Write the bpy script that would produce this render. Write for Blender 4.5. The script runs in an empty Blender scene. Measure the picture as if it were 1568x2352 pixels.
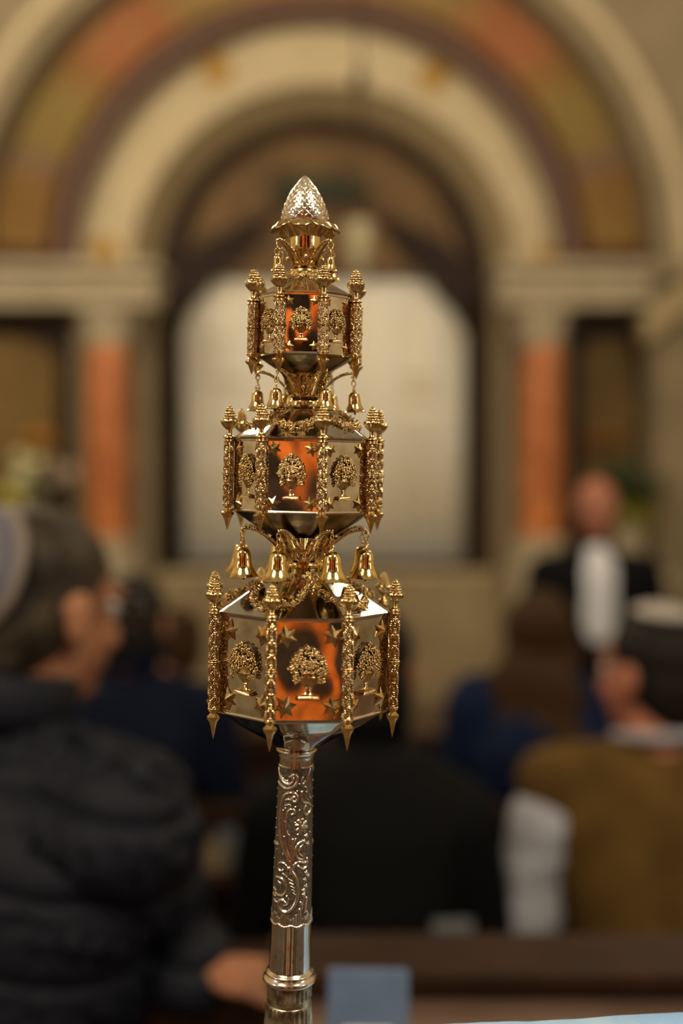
import bpy, math, random
import numpy as np
from mathutils import Vector, Matrix, Euler, noise

random.seed(7)
PI = math.pi
SC = bpy.context.scene
COL = SC.collection

# ------------------------------------------------------------------ camera
F = 2560.0            # focal length in pixels of the 1568 x 2352 frame
CZ = 1.65             # camera height
HY = 1070.0           # image row of the horizon
cam_d = bpy.data.cameras.new('camera')
cam = bpy.data.objects.new('camera', cam_d)
COL.objects.link(cam)
cam_d.sensor_fit = 'VERTICAL'
cam_d.sensor_height = 36.0
cam_d.sensor_width = 24.0
cam_d.lens = F / 2352 * 36.0
cam_d.shift_y = (HY - 1176) / 2352.0
cam_d.clip_start = 0.02
cam.location = (0, 0, CZ)
cam.rotation_euler = (PI / 2, 0, 0)
cam_d.dof.use_dof = True
cam_d.dof.focus_distance = 0.562
cam_d.dof.aperture_fstop = 2.3
cam_d.dof.aperture_blades = 0
SC.camera = cam

# ------------------------------------------------------------------ view, world, light
SC.view_settings.view_transform = 'Standard'
SC.view_settings.look = 'None'
SC.view_settings.gamma = 1.0
SC.view_settings.use_curve_mapping = False
SC.view_settings.exposure = -0.28
SC.cycles.max_bounces = 8
SC.cycles.sample_clamp_indirect = 6.0
SC.cycles.use_denoising = True
w = bpy.data.worlds.new('daylight')
SC.world = w
w.use_nodes = True
w.node_tree.nodes['Background'].inputs[0].default_value = (0.62, 0.74, 1.0, 1)
w.node_tree.nodes['Background'].inputs[1].default_value = 0.6

def area(name, loc, size, energy, color, target, sy=None):
    d = bpy.data.lights.new(name, 'AREA')
    d.shape = 'RECTANGLE'; d.size = size; d.size_y = sy or size
    d.energy = energy; d.color = color
    o = bpy.data.objects.new(name, d); COL.objects.link(o)
    o.location = loc
    o.rotation_euler = (Vector(target) - Vector(loc)).to_track_quat('-Z', 'Y').to_euler()
    return o

def point(name, loc, energy, color, r=0.12):
    d = bpy.data.lights.new(name, 'POINT')
    d.energy = energy; d.color = color; d.shadow_soft_size = r
    o = bpy.data.objects.new(name, d); COL.objects.link(o); o.location = loc
    return o

WARM = (1.0, 0.90, 0.68)
COOL = (0.72, 0.84, 1.0)
E_WIN = 5.0           # radiance of the unseen window panes
E_BULB = 800.0  # bulbs of the added chandeliers, strong for glints on the finial
# warm fill lights added under the unseen chandeliers (their bodies are built further down)
CHANDS = [(-2.2, 4.4, 4.2), (1.9, 3.8, 4.2), (-1.3, -1.1, 3.7), (1.5, -0.9, 3.8)]
for k, c in enumerate(CHANDS):
    point('added_hall_light', (c[0], c[1], c[2] - 0.28), (80, 8, 102, 86)[k], WARM, 0.16)

# ------------------------------------------------------------------ helpers
def PX(px, py, Y):
    return Vector(((px - 784) * Y / F, Y, CZ - (py - HY) * Y / F))

def lin(c):
    return tuple((v / 255.0 / 12.92) if v / 255.0 <= 0.04045 else (((v / 255.0) + 0.055) / 1.055) ** 2.4 for v in c)

class MB:
    def __init__(s):
        s.v = []; s.f = []; s.m = []
    def add(s, vs, fs, mi=0):
        o = len(s.v)
        s.v.extend([tuple(p) for p in vs])
        for f in fs:
            s.f.append(tuple(i + o for i in f)); s.m.append(mi)
        return s
    def box(s, a, b, mi=0, M=None):
        x0, y0, z0 = a; x1, y1, z1 = b
        vs = [Vector(p) for p in ((x0,y0,z0),(x1,y0,z0),(x1,y1,z0),(x0,y1,z0),(x0,y0,z1),(x1,y0,z1),(x1,y1,z1),(x0,y1,z1))]
        if M is not None: vs = [M @ p for p in vs]
        return s.add(vs, [(0,3,2,1),(4,5,6,7),(0,1,5,4),(1,2,6,5),(2,3,7,6),(3,0,4,7)], mi)
    def lathe(s, prof, n=32, c=(0,0,0), mi=0, M=None, mod=None, cap=True):
        """prof: list of (r, z). mod(theta, k) -> radius factor"""
        vs = []; fs = []
        for k, (r, z) in enumerate(prof):
            for i in range(n):
                t = 2 * PI * i / n
                q = r * (mod(t, k) if mod else 1)
                p = Vector((c[0] + q * math.sin(t), c[1] - q * math.cos(t), c[2] + z))
                vs.append(M @ p if M is not None else p)
        for k in range(len(prof) - 1):
            for i in range(n):
                j = (i + 1) % n
                fs.append((k*n+i, k*n+j, (k+1)*n+j, (k+1)*n+i))
        if cap:
            fs.append(tuple(range(n))[::-1]); fs.append(tuple((len(prof)-1)*n + i for i in range(n)))
        return s.add(vs, fs, mi)
    def tube(s, pts, rad, n=8, mi=0, closed=False, flat=None):
        pts = [Vector(p) for p in pts]
        N = len(pts); vs = []; fs = []
        up = Vector((0.13, 0.31, 0.94)).normalized()
        for k in range(N):
            a = pts[(k-1) % N] if (k > 0 or closed) else pts[k]
            b = pts[(k+1) % N] if (k < N-1 or closed) else pts[k]
            t = (b - a).normalized() if (b-a).length > 1e-12 else Vector((0,0,1))
            u = t.cross(up)
            if u.length < 1e-3: u = t.cross(Vector((1,0,0)))
            u.normalize(); v = t.cross(u).normalized()
            r = rad[k] if hasattr(rad, '__len__') else rad
            ru, rv = (r, r) if flat is None else (r * flat[0], r * flat[1])
            for i in range(n):
                q = 2 * PI * i / n
                vs.append(pts[k] + u * ru * math.cos(q) + v * rv * math.sin(q))
        M_ = N if closed else N - 1
        for k in range(M_):
            k2 = (k + 1) % N
            for i in range(n):
                j = (i + 1) % n
                fs.append((k*n+i, k2*n+i, k2*n+j, k*n+j))
        if not closed:
            fs.append(tuple(range(n))); fs.append(tuple((N-1)*n+i for i in range(n))[::-1])
        return s.add(vs, fs, mi)
    def ell(s, c, r, n=10, m=7, mi=0, M=None):
        if not hasattr(r, '__len__'): r = (r, r, r)
        vs = []; fs = []
        c = Vector(c)
        for k in range(1, m):
            ph = PI * k / m
            for i in range(n):
                t = 2 * PI * i / n
                p = Vector((r[0]*math.sin(ph)*math.cos(t), r[1]*math.sin(ph)*math.sin(t), -r[2]*math.cos(ph)))
                if M is not None: p = M @ p
                vs.append(c + p)
        a = Vector((0,0,-r[2])); b = Vector((0,0,r[2]))
        if M is not None: a = M @ a; b = M @ b
        vs.append(c + a); vs.append(c + b)
        ia = len(vs) - 2; ib = ia + 1
        for i in range(n):
            j = (i+1) % n
            fs.append((ia, j, i))
            for k in range(m-2):
                fs.append((k*n+i, k*n+j, (k+1)*n+j, (k+1)*n+i))
            fs.append(((m-2)*n+i, (m-2)*n+j, ib))
        return s.add(vs, fs, mi)
    def cap(s, a, b, ra, rb, n=12):
        """tapered capsule"""
        a = Vector(a); b = Vector(b)
        L = max((b - a).length, 1e-6); q = (b - a).to_track_quat('Z', 'Y').to_matrix()
        prof = []
        for k in range(5): t = PI/2 * k/4; prof.append((max(ra*math.sin(t), ra*.02), -ra*math.cos(t)))
        for k in range(5): t = PI/2 * k/4; prof.append((max(rb*math.cos(t), rb*.02), L + rb*math.sin(t)))
        M = Matrix.Translation(a) @ q.to_4x4()
        return s.lathe(prof, n, M=M)
    def extrude(s, outline, y0, y1, mi=0):
        """closed outline of (x,z); a slab between y0 and y1"""
        n = len(outline)
        vs = [(x, y0, z) for x, z in outline] + [(x, y1, z) for x, z in outline]
        fs = [tuple(range(n)), tuple(range(n, 2*n))[::-1]]
        for i in range(n):
            j = (i+1) % n; fs.append((i, i+n, j+n, j))
        return s.add(vs, fs, mi)
    def strip(s, A, B, y0, y1, mi=0, y0b=None):
        """band between polylines A (outer) and B (inner) of (x,z), a slab y0..y1; y0b front depth of the inner line"""
        if y0b is None: y0b = y0
        n = len(A)
        vs = [(x,y0,z) for x,z in A] + [(x,y0b,z) for x,z in B] + [(x,y1,z) for x,z in A] + [(x,y1,z) for x,z in B]
        fs = []
        for i in range(n-1):
            j = i+1
            fs += [(i,j,n+j,n+i), (2*n+i,3*n+i,3*n+j,2*n+j), (i,2*n+i,2*n+j,j), (n+i,n+j,3*n+j,3*n+i)]
        fs += [(0,n,3*n,2*n), (n-1,3*n-1,4*n-1,2*n-1)]
        return s.add(vs, fs, mi)
    def build(s, name, mats, parent=None, smooth=False, loc=None, scale=1.0, auto=None):
        me = bpy.data.meshes.new(name)
        v = s.v if scale == 1.0 else [(a*scale, b*scale, c*scale) for a, b, c in s.v]
        me.from_pydata(v, [], s.f)
        if not hasattr(mats, '__len__'): mats = [mats]
        for m in mats: me.materials.append(m)
        me.polygons.foreach_set('material_index', s.m)
        me.update()
        if smooth:
            me.polygons.foreach_set('use_smooth', [True]*len(me.polygons))
            if auto:
                me.set_sharp_from_angle(angle=math.radians(auto))
        o = bpy.data.objects.new(name, me); COL.objects.link(o)
        if parent: o.parent = parent
        if loc is not None: o.location = loc
        return o

def tag(o, label=None, cat=None, group=None, kind=None):
    if label: o['label'] = label
    if cat: o['category'] = cat
    if group: o['group'] = group
    if kind: o['kind'] = kind
    return o

def empty(name, loc=(0,0,0), rot=(0,0,0), parent=None):
    o = bpy.data.objects.new(name, None); COL.objects.link(o)
    o.location = loc; o.rotation_euler = rot; o.empty_display_size = 0.02
    if parent: o.parent = parent
    return o

def copy_tree(o, parent=None):
    c = o.copy(); COL.objects.link(c)
    if parent is not None: c.parent = parent
    for ch in list(o.children): copy_tree(ch, c)
    return c

def bake(o, voxel, smooth_it=4, fac=0.5):
    """merge overlapping solids of one mesh into one continuous surface"""
    m = o.modifiers.new('r', 'REMESH'); m.mode = 'VOXEL'; m.voxel_size = voxel; m.use_smooth_shade = True
    s = o.modifiers.new('s', 'SMOOTH'); s.iterations = smooth_it; s.factor = fac
    dg = bpy.context.evaluated_depsgraph_get()
    me = bpy.data.meshes.new_from_object(o.evaluated_get(dg))
    me.materials.clear()
    for mt in o.data.materials: me.materials.append(mt)
    o.modifiers.clear()
    old = o.data; me.name = old.name; o.data = me
    me.polygons.foreach_set('use_smooth', [True]*len(me.polygons))
    me.polygons.foreach_set('material_index', [0]*len(me.polygons))
    return o

# ------------------------------------------------------------------ materials
def mat(name, color, rough=0.6, metal=0.0, spec=0.4, noise_amt=0.0, noise_scale=10.0, color2=None, bump=0.0, bump_scale=40.0, bump_dist=0.001, sheen=0.0, emit=None, detail=4, bdetail=3):
    m = bpy.data.materials.new(name); m.use_nodes = True
    nt = m.node_tree; b = nt.nodes['Principled BSDF']
    b.inputs['Base Color'].default_value = (*color, 1)
    b.inputs['Roughness'].default_value = rough
    b.inputs['Metallic'].default_value = metal
    b.inputs['Specular IOR Level'].default_value = spec
    if sheen: b.inputs['Sheen Weight'].default_value = sheen
    if emit:
        b.inputs['Emission Color'].default_value = (*emit[0], 1); b.inputs['Emission Strength'].default_value = emit[1]
    tc = nt.nodes.new('ShaderNodeTexCoord')
    if noise_amt or color2:
        n = nt.nodes.new('ShaderNodeTexNoise'); n.inputs['Scale'].default_value = noise_scale; n.inputs['Detail'].default_value = detail
        nt.links.new(tc.outputs['Object'], n.inputs['Vector'])
        r = nt.nodes.new('ShaderNodeValToRGB')
        c2 = color2 or tuple(c * (1 - noise_amt) for c in color)
        r.color_ramp.elements[0].position = 0.35; r.color_ramp.elements[0].color = (*c2, 1)
        r.color_ramp.elements[1].position = 0.65; r.color_ramp.elements[1].color = (*color, 1)
        nt.links.new(n.outputs['Fac'], r.inputs['Fac'])
        nt.links.new(r.outputs['Color'], b.inputs['Base Color'])
    if bump:
        n2 = nt.nodes.new('ShaderNodeTexNoise'); n2.inputs['Scale'].default_value = bump_scale; n2.inputs['Detail'].default_value = bdetail
        nt.links.new(tc.outputs['Object'], n2.inputs['Vector'])
        bp = nt.nodes.new('ShaderNodeBump'); bp.inputs['Strength'].default_value = bump; bp.inputs['Distance'].default_value = bump_dist
        nt.links.new(n2.outputs['Fac'], bp.inputs['Height'])
        nt.links.new(bp.outputs['Normal'], b.inputs['Normal'])
    return m

GOLD = mat('polished_gilt', (0.96, 0.74, 0.31), 0.13, 1.0, color2=(0.72, 0.50, 0.18), noise_scale=260, bump=0.25, bump_scale=500, bump_dist=0.0002)
GOLD_R = mat('gilt_relief', (0.95, 0.72, 0.35), 0.15, 1.0, color2=(0.50, 0.34, 0.13), noise_scale=420)
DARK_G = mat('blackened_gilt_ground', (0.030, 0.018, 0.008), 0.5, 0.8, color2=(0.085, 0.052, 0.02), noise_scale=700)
SILVER = mat('polished_silver', (0.80, 0.76, 0.68), 0.10, 1.0, color2=(0.62, 0.58, 0.50), noise_scale=90, bump=0.35, bump_scale=60, bump_dist=0.0006)
SILVER_R = mat('silver_relief', (0.86, 0.79, 0.66), 0.18, 1.0, color2=(0.66, 0.58, 0.44), noise_scale=300)
SILVER_D = mat('oxidised_silver_ground', (0.24, 0.20, 0.14), 0.50, 0.9, color2=(0.11, 0.09, 0.062), noise_scale=700, bump=.5, bump_scale=1500, bump_dist=.0003)
SILVER_K = mat('black_tarnish', (0.045, 0.036, 0.026), 0.5, 0.7)
PANEL = mat('mirror_silver_panel', (0.82, 0.76, 0.66), 0.05, 1.0, color2=(0.50, 0.43, 0.33), noise_scale=95, bump=0.8, bump_scale=34, bump_dist=0.0024, bdetail=.4)
UNDER = mat('dark_silver_underside', (0.34, 0.27, 0.17), 0.22, 1.0, color2=(0.11, 0.085, 0.05), noise_scale=120, bump=0.5, bump_scale=120, bump_dist=0.0006)  # darker mottled silver for the top and middle undersides

# ================================================================== SETTING
def arc(cx, cz, r, z_low, n=64):
    """polyline: up the left side from z_low, round the semicircle, down the right side"""
    pts = [(cx - r, z_low)]
    for k in range(n + 1):
        a = PI - PI * k / n
        pts.append((cx + r * math.cos(a), cz + r * math.sin(a)))
    pts.append((cx + r, z_low))
    return pts

PLASTER = mat('warm_plaster', (0.25, 0.195, 0.12), 0.85, spec=0.15, color2=(0.21, 0.165, 0.10), noise_scale=3)
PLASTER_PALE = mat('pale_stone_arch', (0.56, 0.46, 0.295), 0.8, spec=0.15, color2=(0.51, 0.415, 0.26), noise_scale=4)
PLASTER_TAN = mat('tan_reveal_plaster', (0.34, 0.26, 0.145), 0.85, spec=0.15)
STONE = mat('pale_grey_stone', (0.42, 0.35, 0.24), 0.8, spec=0.2, color2=(0.36, 0.295, 0.195), noise_scale=6)
WALLLOW = mat('ochre_lower_wall', (0.33, 0.255, 0.145), 0.85, spec=0.1, color2=(0.24, 0.18, 0.105), noise_scale=3)
WOOD = mat('dark_walnut', (0.026, 0.010, 0.004), 0.55, spec=.15, color2=(0.015, 0.006, 0.002), noise_scale=14)
WOOD_M = mat('brown_oak', (0.16, 0.075, 0.035), 0.5, color2=(0.10, 0.045, 0.02), noise_scale=18)
MARBLE = mat('orange_red_marble', (0.60, 0.20, 0.052), 0.32, color2=(0.34, 0.10, 0.030), noise_scale=5, detail=6)
MARBLE2 = mat('vivid_orange_marble', (0.92, 0.25, 0.040), 0.35, color2=(0.80, 0.17, 0.025), noise_scale=4)
FLOORM = mat('stone_floor', (0.13, 0.09, 0.06), 0.5, color2=(0.09, 0.06, 0.04), noise_scale=3)
CEILM = mat('ceiling_plaster', (0.34, 0.31, 0.26), 0.9)
GILTP = mat('ochre_paint', (0.40, 0.22, 0.03), 0.7)

XC, ZC = (742 - 784) / 320.0, CZ + (HY - 635) / 320.0     # centre of the arches
k = 1 / 320.0
Z_SILL = CZ - (1318 - HY) * k
X0, X1, Y0, Y1, ZT = -6.0, 6.0, -6.5, 8.0, 7.6

# rear wall of the ark recess and main front wall as bands round the arch
fl = MB().box((X0 - .3, Y0 - .3, -0.2), (X1 + .3, Y1 + 1.6, 0)).build('floor', FLOORM); tag(fl, kind='structure')
ce = MB().box((X0 - .3, Y0 - .3, ZT), (X1 + .3, Y1 + 1.6, ZT + .2)).build('ceiling', CEILM); tag(ce, kind='structure')

def wall_with_arch(name, y0, y1, cx, cz, r, z_low, material, x0, x1, zt):
    n = 64
    inn = arc(cx, cz, r, z_low, n)
    out = []
    for (x, z) in inn:
        if z <= cz: out.append((x0 if x < cx else x1, z))
        else:
            dx, dz = (x - cx), (z - cz)
            t = min((x0 - cx)/dx if dx < -1e-6 else ((x1 - cx)/dx if dx > 1e-6 else 1e9), (zt - cz)/dz if dz > 1e-6 else 1e9)
            out.append((cx + dx*t, cz + dz*t))
    m = MB().strip(out, inn, y0, y1)
    # corner wedges
    for sx in (x0, x1):
        i = max(range(len(out)), key=lambda q: (abs(out[q][0]-sx) < 1e-6, out[q][1]))
        j = (i + 1) if sx == x0 else (i - 1)
        a, b = out[i], out[j]
        m.extrude([a, (sx, zt), b], y0, y1)
    if z_low > 0:
        m.box((x0, y0, 0), (x1, y1, z_low))
    return m.build(name, material)

wf = wall_with_arch('wall_front', 8.0, 8.35, XC, ZC, 445*k, Z_SILL, PLASTER_PALE, X0, X1, ZT); tag(wf, kind='structure')
# tan splayed reveal from the pale band back to the dark ark frame
A_ = arc(XC, ZC, 446*k, Z_SILL); B_ = arc(XC, ZC, 400*k, Z_SILL)
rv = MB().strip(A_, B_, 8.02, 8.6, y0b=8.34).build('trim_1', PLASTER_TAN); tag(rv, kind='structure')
bk = MB().box((-3, 9.3, 0), (3, 9.5, 6)).build('wall_recess', WOOD_M); tag(bk, kind='structure')

# painted band on a wall that stands forward, centre shifted by the same real distance
def painted_band_material():
    m = bpy.data.materials.new('painted_band'); m.use_nodes = True
    nt = m.node_tree; b = nt.nodes['Principled BSDF']; b.inputs['Roughness'].default_value = 0.8; b.inputs['Specular IOR Level'].default_value = 0.15
    tc = nt.nodes.new('ShaderNodeTexCoord'); sp = nt.nodes.new('ShaderNodeSeparateXYZ')
    nt.links.new(tc.outputs['Object'], sp.inputs[0])
    def math_(op, a, b_=None):
        n = nt.nodes.new('ShaderNodeMath'); n.operation = op
        for i, q in enumerate((a, b_)):
            if q is None: continue
            if isinstance(q, (int, float)): n.inputs[i].default_value = q
            else: nt.links.new(q, n.inputs[i])
        return n.outputs[0]
    ang = math_('ARCTAN2', sp.outputs['Z'], sp.outputs['X'])
    # symmetrical angle 0 (springing) .. 1 (crown)
    sym = math_('DIVIDE', math_('ARCTAN2', sp.outputs['Z'], math_('ABSOLUTE', sp.outputs['X'])), PI/2)
    rr = math_('SQRT', math_('ADD', math_('MULTIPLY', sp.outputs['X'], sp.outputs['X']), math_('MULTIPLY', sp.outputs['Z'], sp.outputs['Z'])))
    ramp = nt.nodes.new('ShaderNodeValToRGB'); cr = ramp.color_ramp
    stops = [(0.0,(0.16,0.07,0.02)),(0.05,(0.20,0.115,0.035)),(0.17,(0.19,0.10,0.03)),(0.22,(0.16,0.10,0.07)),(0.25,(0.21,0.14,0.045)),
             (0.36,(0.23,0.16,0.05)),(0.44,(0.24,0.12,0.04)),(0.50,(0.31,0.115,0.05)),(0.62,(0.28,0.11,0.045)),(0.70,(0.23,0.15,0.055)),(0.82,(0.28,0.18,0.065)),(0.93,(0.36,0.15,0.07)),(1.0,(0.34,0.20,0.07))]
    cr.elements[0].position = 0; cr.elements[0].color = (*stops[0][1],1)
    cr.elements[1].position = 1; cr.elements[1].color = (*stops[-1][1],1)
    for p, c in stops[1:-1]:
        e = cr.elements.new(p); e.color = (*c,1)
    nt.links.new(sym, ramp.inputs['Fac'])
    n = nt.nodes.new('ShaderNodeTexVoronoi'); n.inputs['Scale'].default_value = 5.0
    nt.links.new(tc.outputs['Object'], n.inputs['Vector'])
    mx = nt.nodes.new('ShaderNodeMix'); mx.data_type = 'RGBA'; mx.blend_type = 'MIX'
    r2 = nt.nodes.new('ShaderNodeValToRGB'); r2.color_ramp.elements[0].position = 0.12; r2.color_ramp.elements[1].position = 0.3
    r2.color_ramp.elements[0].color = (0.7,0.7,0.7,1); r2.color_ramp.elements[1].color = (0,0,0,1)
    nt.links.new(n.outputs['Distance'], r2.inputs['Fac'])
    nt.links.new(r2.outputs['Color'], mx.inputs['Factor'])
    nt.links.new(ramp.outputs['Color'], mx.inputs['A']); mx.inputs['B'].default_value = (0.30,0.20,0.07,1)
    # dark painted border lines at both edges
    RO, RI = R_OUT, R_IN
    e1 = math_('GREATER_THAN', rr, RO - 0.11); e2 = math_('LESS_THAN', rr, RI + 0.10)
    e = math_('MAXIMUM', e1, e2)
    e = math_('MAXIMUM', e, math_('LESS_THAN', sym, 0.028))
    m2 = nt.nodes.new('ShaderNodeMix'); m2.data_type = 'RGBA'
    nt.links.new(e, m2.inputs['Factor']); nt.links.new(mx.outputs['Result'], m2.inputs['A']); m2.inputs['B'].default_value = (0.060,0.024,0.013,1)
    nt.links.new(m2.outputs['Result'], b.inputs['Base Color'])
    return m
YB = 7.7; kb = YB / F
R_OUT, R_IN = 784 * kb, 588 * kb
XB = (728 - 784) * kb; ZB = CZ + (HY - 600) * kb
band = MB().strip([(x-XB, z-ZB) for x, z in arc(XB, ZB, R_OUT, ZB)], [(x-XB, z-ZB) for x, z in arc(XB, ZB, R_IN, ZB)], 0, 0.3).build('trim_2', painted_band_material())
band.location = (XB, YB, ZB); tag(band, kind='structure')
thin = MB().strip(arc(XB, ZB, R_IN + .005, ZB), arc(XB, ZB, R_IN - .055, ZB), YB - .03, 8.0).build('trim_3', mat('mauve_grey_moulding', (0.17, 0.105, 0.08), 0.8)); tag(thin, kind='structure')
# outer wall (forward of the painted band)
YO = 7.35; ko = YO / F
wo = wall_with_arch('wall_chancel', YO, YO + .4, (722-784)*ko, CZ + (HY-600)*ko, 792*ko, CZ + (HY-640)*ko, PLASTER, X0, X1, ZT)
# keep only the part above the imposts: its low band would hide the side panels, so it is cut at the impost height
me = wo.data
import bmesh
bm = bmesh.new(); bm.from_mesh(me)
zc = CZ + (HY-640)*ko - 0.001
kill = [f for f in bm.faces if max(v.co.z for v in f.verts) <= zc + 0.0015]
bmesh.ops.delete(bm, geom=kill, context='FACES'); bm.to_mesh(me); bm.free()
tag(wo, kind='structure')
# pale moulding ring on the outer wall
oc = ((722-784)*ko, CZ + (HY-600)*ko)
rg = MB().strip(arc(*oc, 862*ko, oc[1]), arc(*oc, 838*ko, oc[1]), YO - .05, YO + .01).build('trim_4', PLASTER_PALE); tag(rg, kind='structure')

# entablature blocks, capitals, pilasters, marble columns, side panels
def wx(px, Y): return (px - 784) * Y / F
def wz(py, Y): return CZ - (py - HY) * Y / F
for side in (0, 1):
    ym = 7.55
    a, b_ = ((-330, 352), (1152, 1520))[side]
    m = MB()
    m.box((wx(a, ym), ym, wz(672, ym)), (wx(b_, ym), 8.02, wz(620, ym)))
    m.box((wx(a-8, ym-.08), ym-.08, wz(620, ym-.08)), (wx(b_+8, ym-.08), 8.02, wz(598, ym-.08)))
    m.box((wx(a, ym), ym+.04, wz(700, ym)), (wx(b_, ym), 8.02, wz(672, ym)))
    e = m.build('trim_%d' % (5 + side), STONE); tag(e, kind='structure')
# pilaster zones behind columns
for side in (0, 1):
    a, b_ = ((168, 352), (1150, 1318))[side]
    yp = 7.86
    p = MB().box((wx(a, yp), yp, 0), (wx(b_, yp), 8.02, wz(700, yp))).build('trim_%d' % (7 + side), PLASTER); tag(p, kind='structure')
    # column with capital and base
    cxp = (248, 1243)[side]
    Y = 7.62
    r = 50 * Y / F
    root = empty('marble_column', (wx(cxp, Y), Y, 0))
    tag(root, ('orange-red marble column with pale capital left of the dark-framed arch', 'orange-red marble column with pale capital right of the arch, nearer the standing man')[side], 'column')
    zt, zb = wz(800, Y), wz(1232, Y)
    MB().lathe([(r*1.02, zb), (r, zb+.05), (r*.99, (zt+zb)/2), (r*.94, zt)], 40).build('shaft', MARBLE, root, smooth=True, auto=40)
    cap_m = MB().lathe([(r*.95, zt), (r*1.05, zt+.02), (r*.98, zt+.04), (r*1.1, zt+.12), (r*1.45, zt+.26)], 40, mod=lambda t, q: 1 + (.05*math.cos(8*t) if q > 2 else 0))
    cap_m.box((-r*1.5, -r*1.5, zt+.25), (r*1.5, min(r*1.5, .22), wz(700, Y)))
    cap_m.build('capital', STONE, root, smooth=True, auto=35)
    bs = MB().lathe([(r*1.35, zb-.18), (r*1.35, zb-.12), (r*1.15, zb-.09), (r*1.3, zb-.05), (r*1.05, zb)], 40)
    bs.box((-r*1.5, -r*1.5, 0), (r*1.5, min(r*1.5, .22), zb-.17)); bs.build('pedestal', STONE, root)

def rnd_arch(cx, z0, zs, r, n=24):
    return [(cx - r, z0)] + [(cx - r*math.cos(PI*q/n), zs + r*math.sin(PI*q/n)) for q in range(n+1)] + [(cx + r, z0)]

for side in (0, 1):
    xa, xb = ((-190, 164), (1302, 1502))[side]
    Y = 7.88; zt = wz(722 + 6*side, Y); zb = wz(1332, Y)
    root = empty('arched_wall_panel', ((wx(xa, Y)+wx(xb, Y))/2, Y, zb))
    tag(root, ('dark wood framed wall panel with brown-gold cloth at the far left, flowers before it', 'dark wood framed wall panel with brown cloth at the right, behind the standing man')[side], 'wall panel')
    hw = (wx(xb, Y) - wx(xa, Y))/2; H = zt - zb
    f = MB(); t = 0.10 + (0 if side else 0.0)
    f.box((-hw, -.02, 0), (-hw+t, .12, H)).box((hw-t, -.02, 0), (hw, .12, H)).box((-hw+t, -.02, H-t*1.3), (hw-t, .12, H)).box((-hw+t, -.02, 0), (hw-t, .12, t))
    n = 20; ri = hw - t
    zsp = H - t*1.3 - min(ri, .22)
    pts = [(-ri, H-t*1.3)] + [(-ri*math.cos(PI*q/n), zsp + min(ri, .22)*math.sin(PI*q/n)) for q in range(n+1)] + [(ri, H-t*1.3)]
    for q in range(1, len(pts)-2):
        f.extrude([pts[q], pts[q+1], (pts[q+1][0], H-t*1.3+.001), (pts[q][0], H-t*1.3+.001)], .0, .10)
    f.build('frame', WOOD, root)
    cm = mat('brown_gold_cloth', (0.20, 0.125, 0.035) if side == 0 else (0.145, 0.088, 0.024), 0.8, color2=(0.15, 0.09, 0.025) if side == 0 else (0.11, 0.065, 0.018), noise_scale=3)
    MB().box((-ri, .06, t), (ri, .09, H-t)).build('cloth_panel', cm, root)
    # orange embroidered swag low in the panel
    sw = MB(); xo = ((wx(85, Y)) - root.location.x) if side == 0 else (wx(1390, Y) - root.location.x)
    zo = wz(1030, Y) - zb
    pts = [(xo + .13*math.cos(PI*q/12), .045, zo + .10*math.sin(PI*q/12)) for q in range(13)]
    sw.tube(pts, [.02+.035*math.sin(PI*q/12) for q in range(13)], 8)
    sw.build('embroidered_swag', mat('orange_embroidery', (0.36, 0.16, 0.02) if side == 0 else (0.22, 0.09, 0.012), 0.7), root, smooth=True)

# right jamb pilaster of the chancel wall and diagonal rib, lower wall
pj = MB().box((wx(1506, 7.5), 7.5, 0), (wx(1800, 7.5), 8.0, wz(640, 7.5))).build('trim_9', PLASTER); tag(pj, kind='structure')
A1 = [(wx(1470, 7.4), wz(735, 7.4)), (wx(1520, 7.4), wz(690, 7.4)), (wx(1700, 7.4), wz(520, 7.4))]
B1 = [(x+.03, z-.16) for x, z in A1]
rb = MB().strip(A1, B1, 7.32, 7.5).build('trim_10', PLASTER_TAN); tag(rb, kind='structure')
lw = MB().box((X0, 7.8, 0), (X1, 8.0, wz(1330, 7.8))).build('wall_dado', WALLLOW); tag(lw, kind='structure')

# rosettes painted on the pale arch band
for (px, py) in ((498, 160), (995, 176), (240, 578), (1248, 602)):
    o = empty('painted_rosette', (wx(px, 7.985), 7.985, wz(py, 7.985)))
    side_w = 'left' if px < 742 else 'right'
    tag(o, 'small round ochre rosette on the pale arch band, %s %s of the four' % ('upper' if py < 300 else 'lower', side_w), 'rosette')
    m = MB()
    m.ell((0, 0, 0), (.06, .012, .06), 12, 6).build('centre', GILTP, o, smooth=True)
    p = MB()
    for q in range(8):
        a = 2*PI*q/8; p.ell((.078*math.cos(a), 0, .078*math.sin(a)), (.036, .008, .036), 8, 6)
    p.build('petals', GILTP, o, smooth=True)

# ---- the ark: dark frame, cusped arch, tympanum, curtain
ya = 8.42; ka = ya / F
ark = empty('torah_ark', ((742-784)*ka, ya, wz(1330, ya)))
tag(ark, 'tall arched dark wood ark with a cusped opening in the middle of the front wall', 'ark')
def loc2(pts): return [(x - ark.location.x, z - ark.location.z) for x, z in pts]
xa_, za_ = (742-784)*ka, wz(628, ya)
zl = wz(1330, ya)
MB().strip(loc2(arc(xa_, za_, 400*ka, zl)), loc2(arc(xa_, za_, 330*ka, zl)), 0, .14).box(((358-742)*ka, -.02, 0), ((1128-742)*ka, .16, wz(1296, ya)-zl)).build('outer_frame', WOOD, ark)
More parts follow.
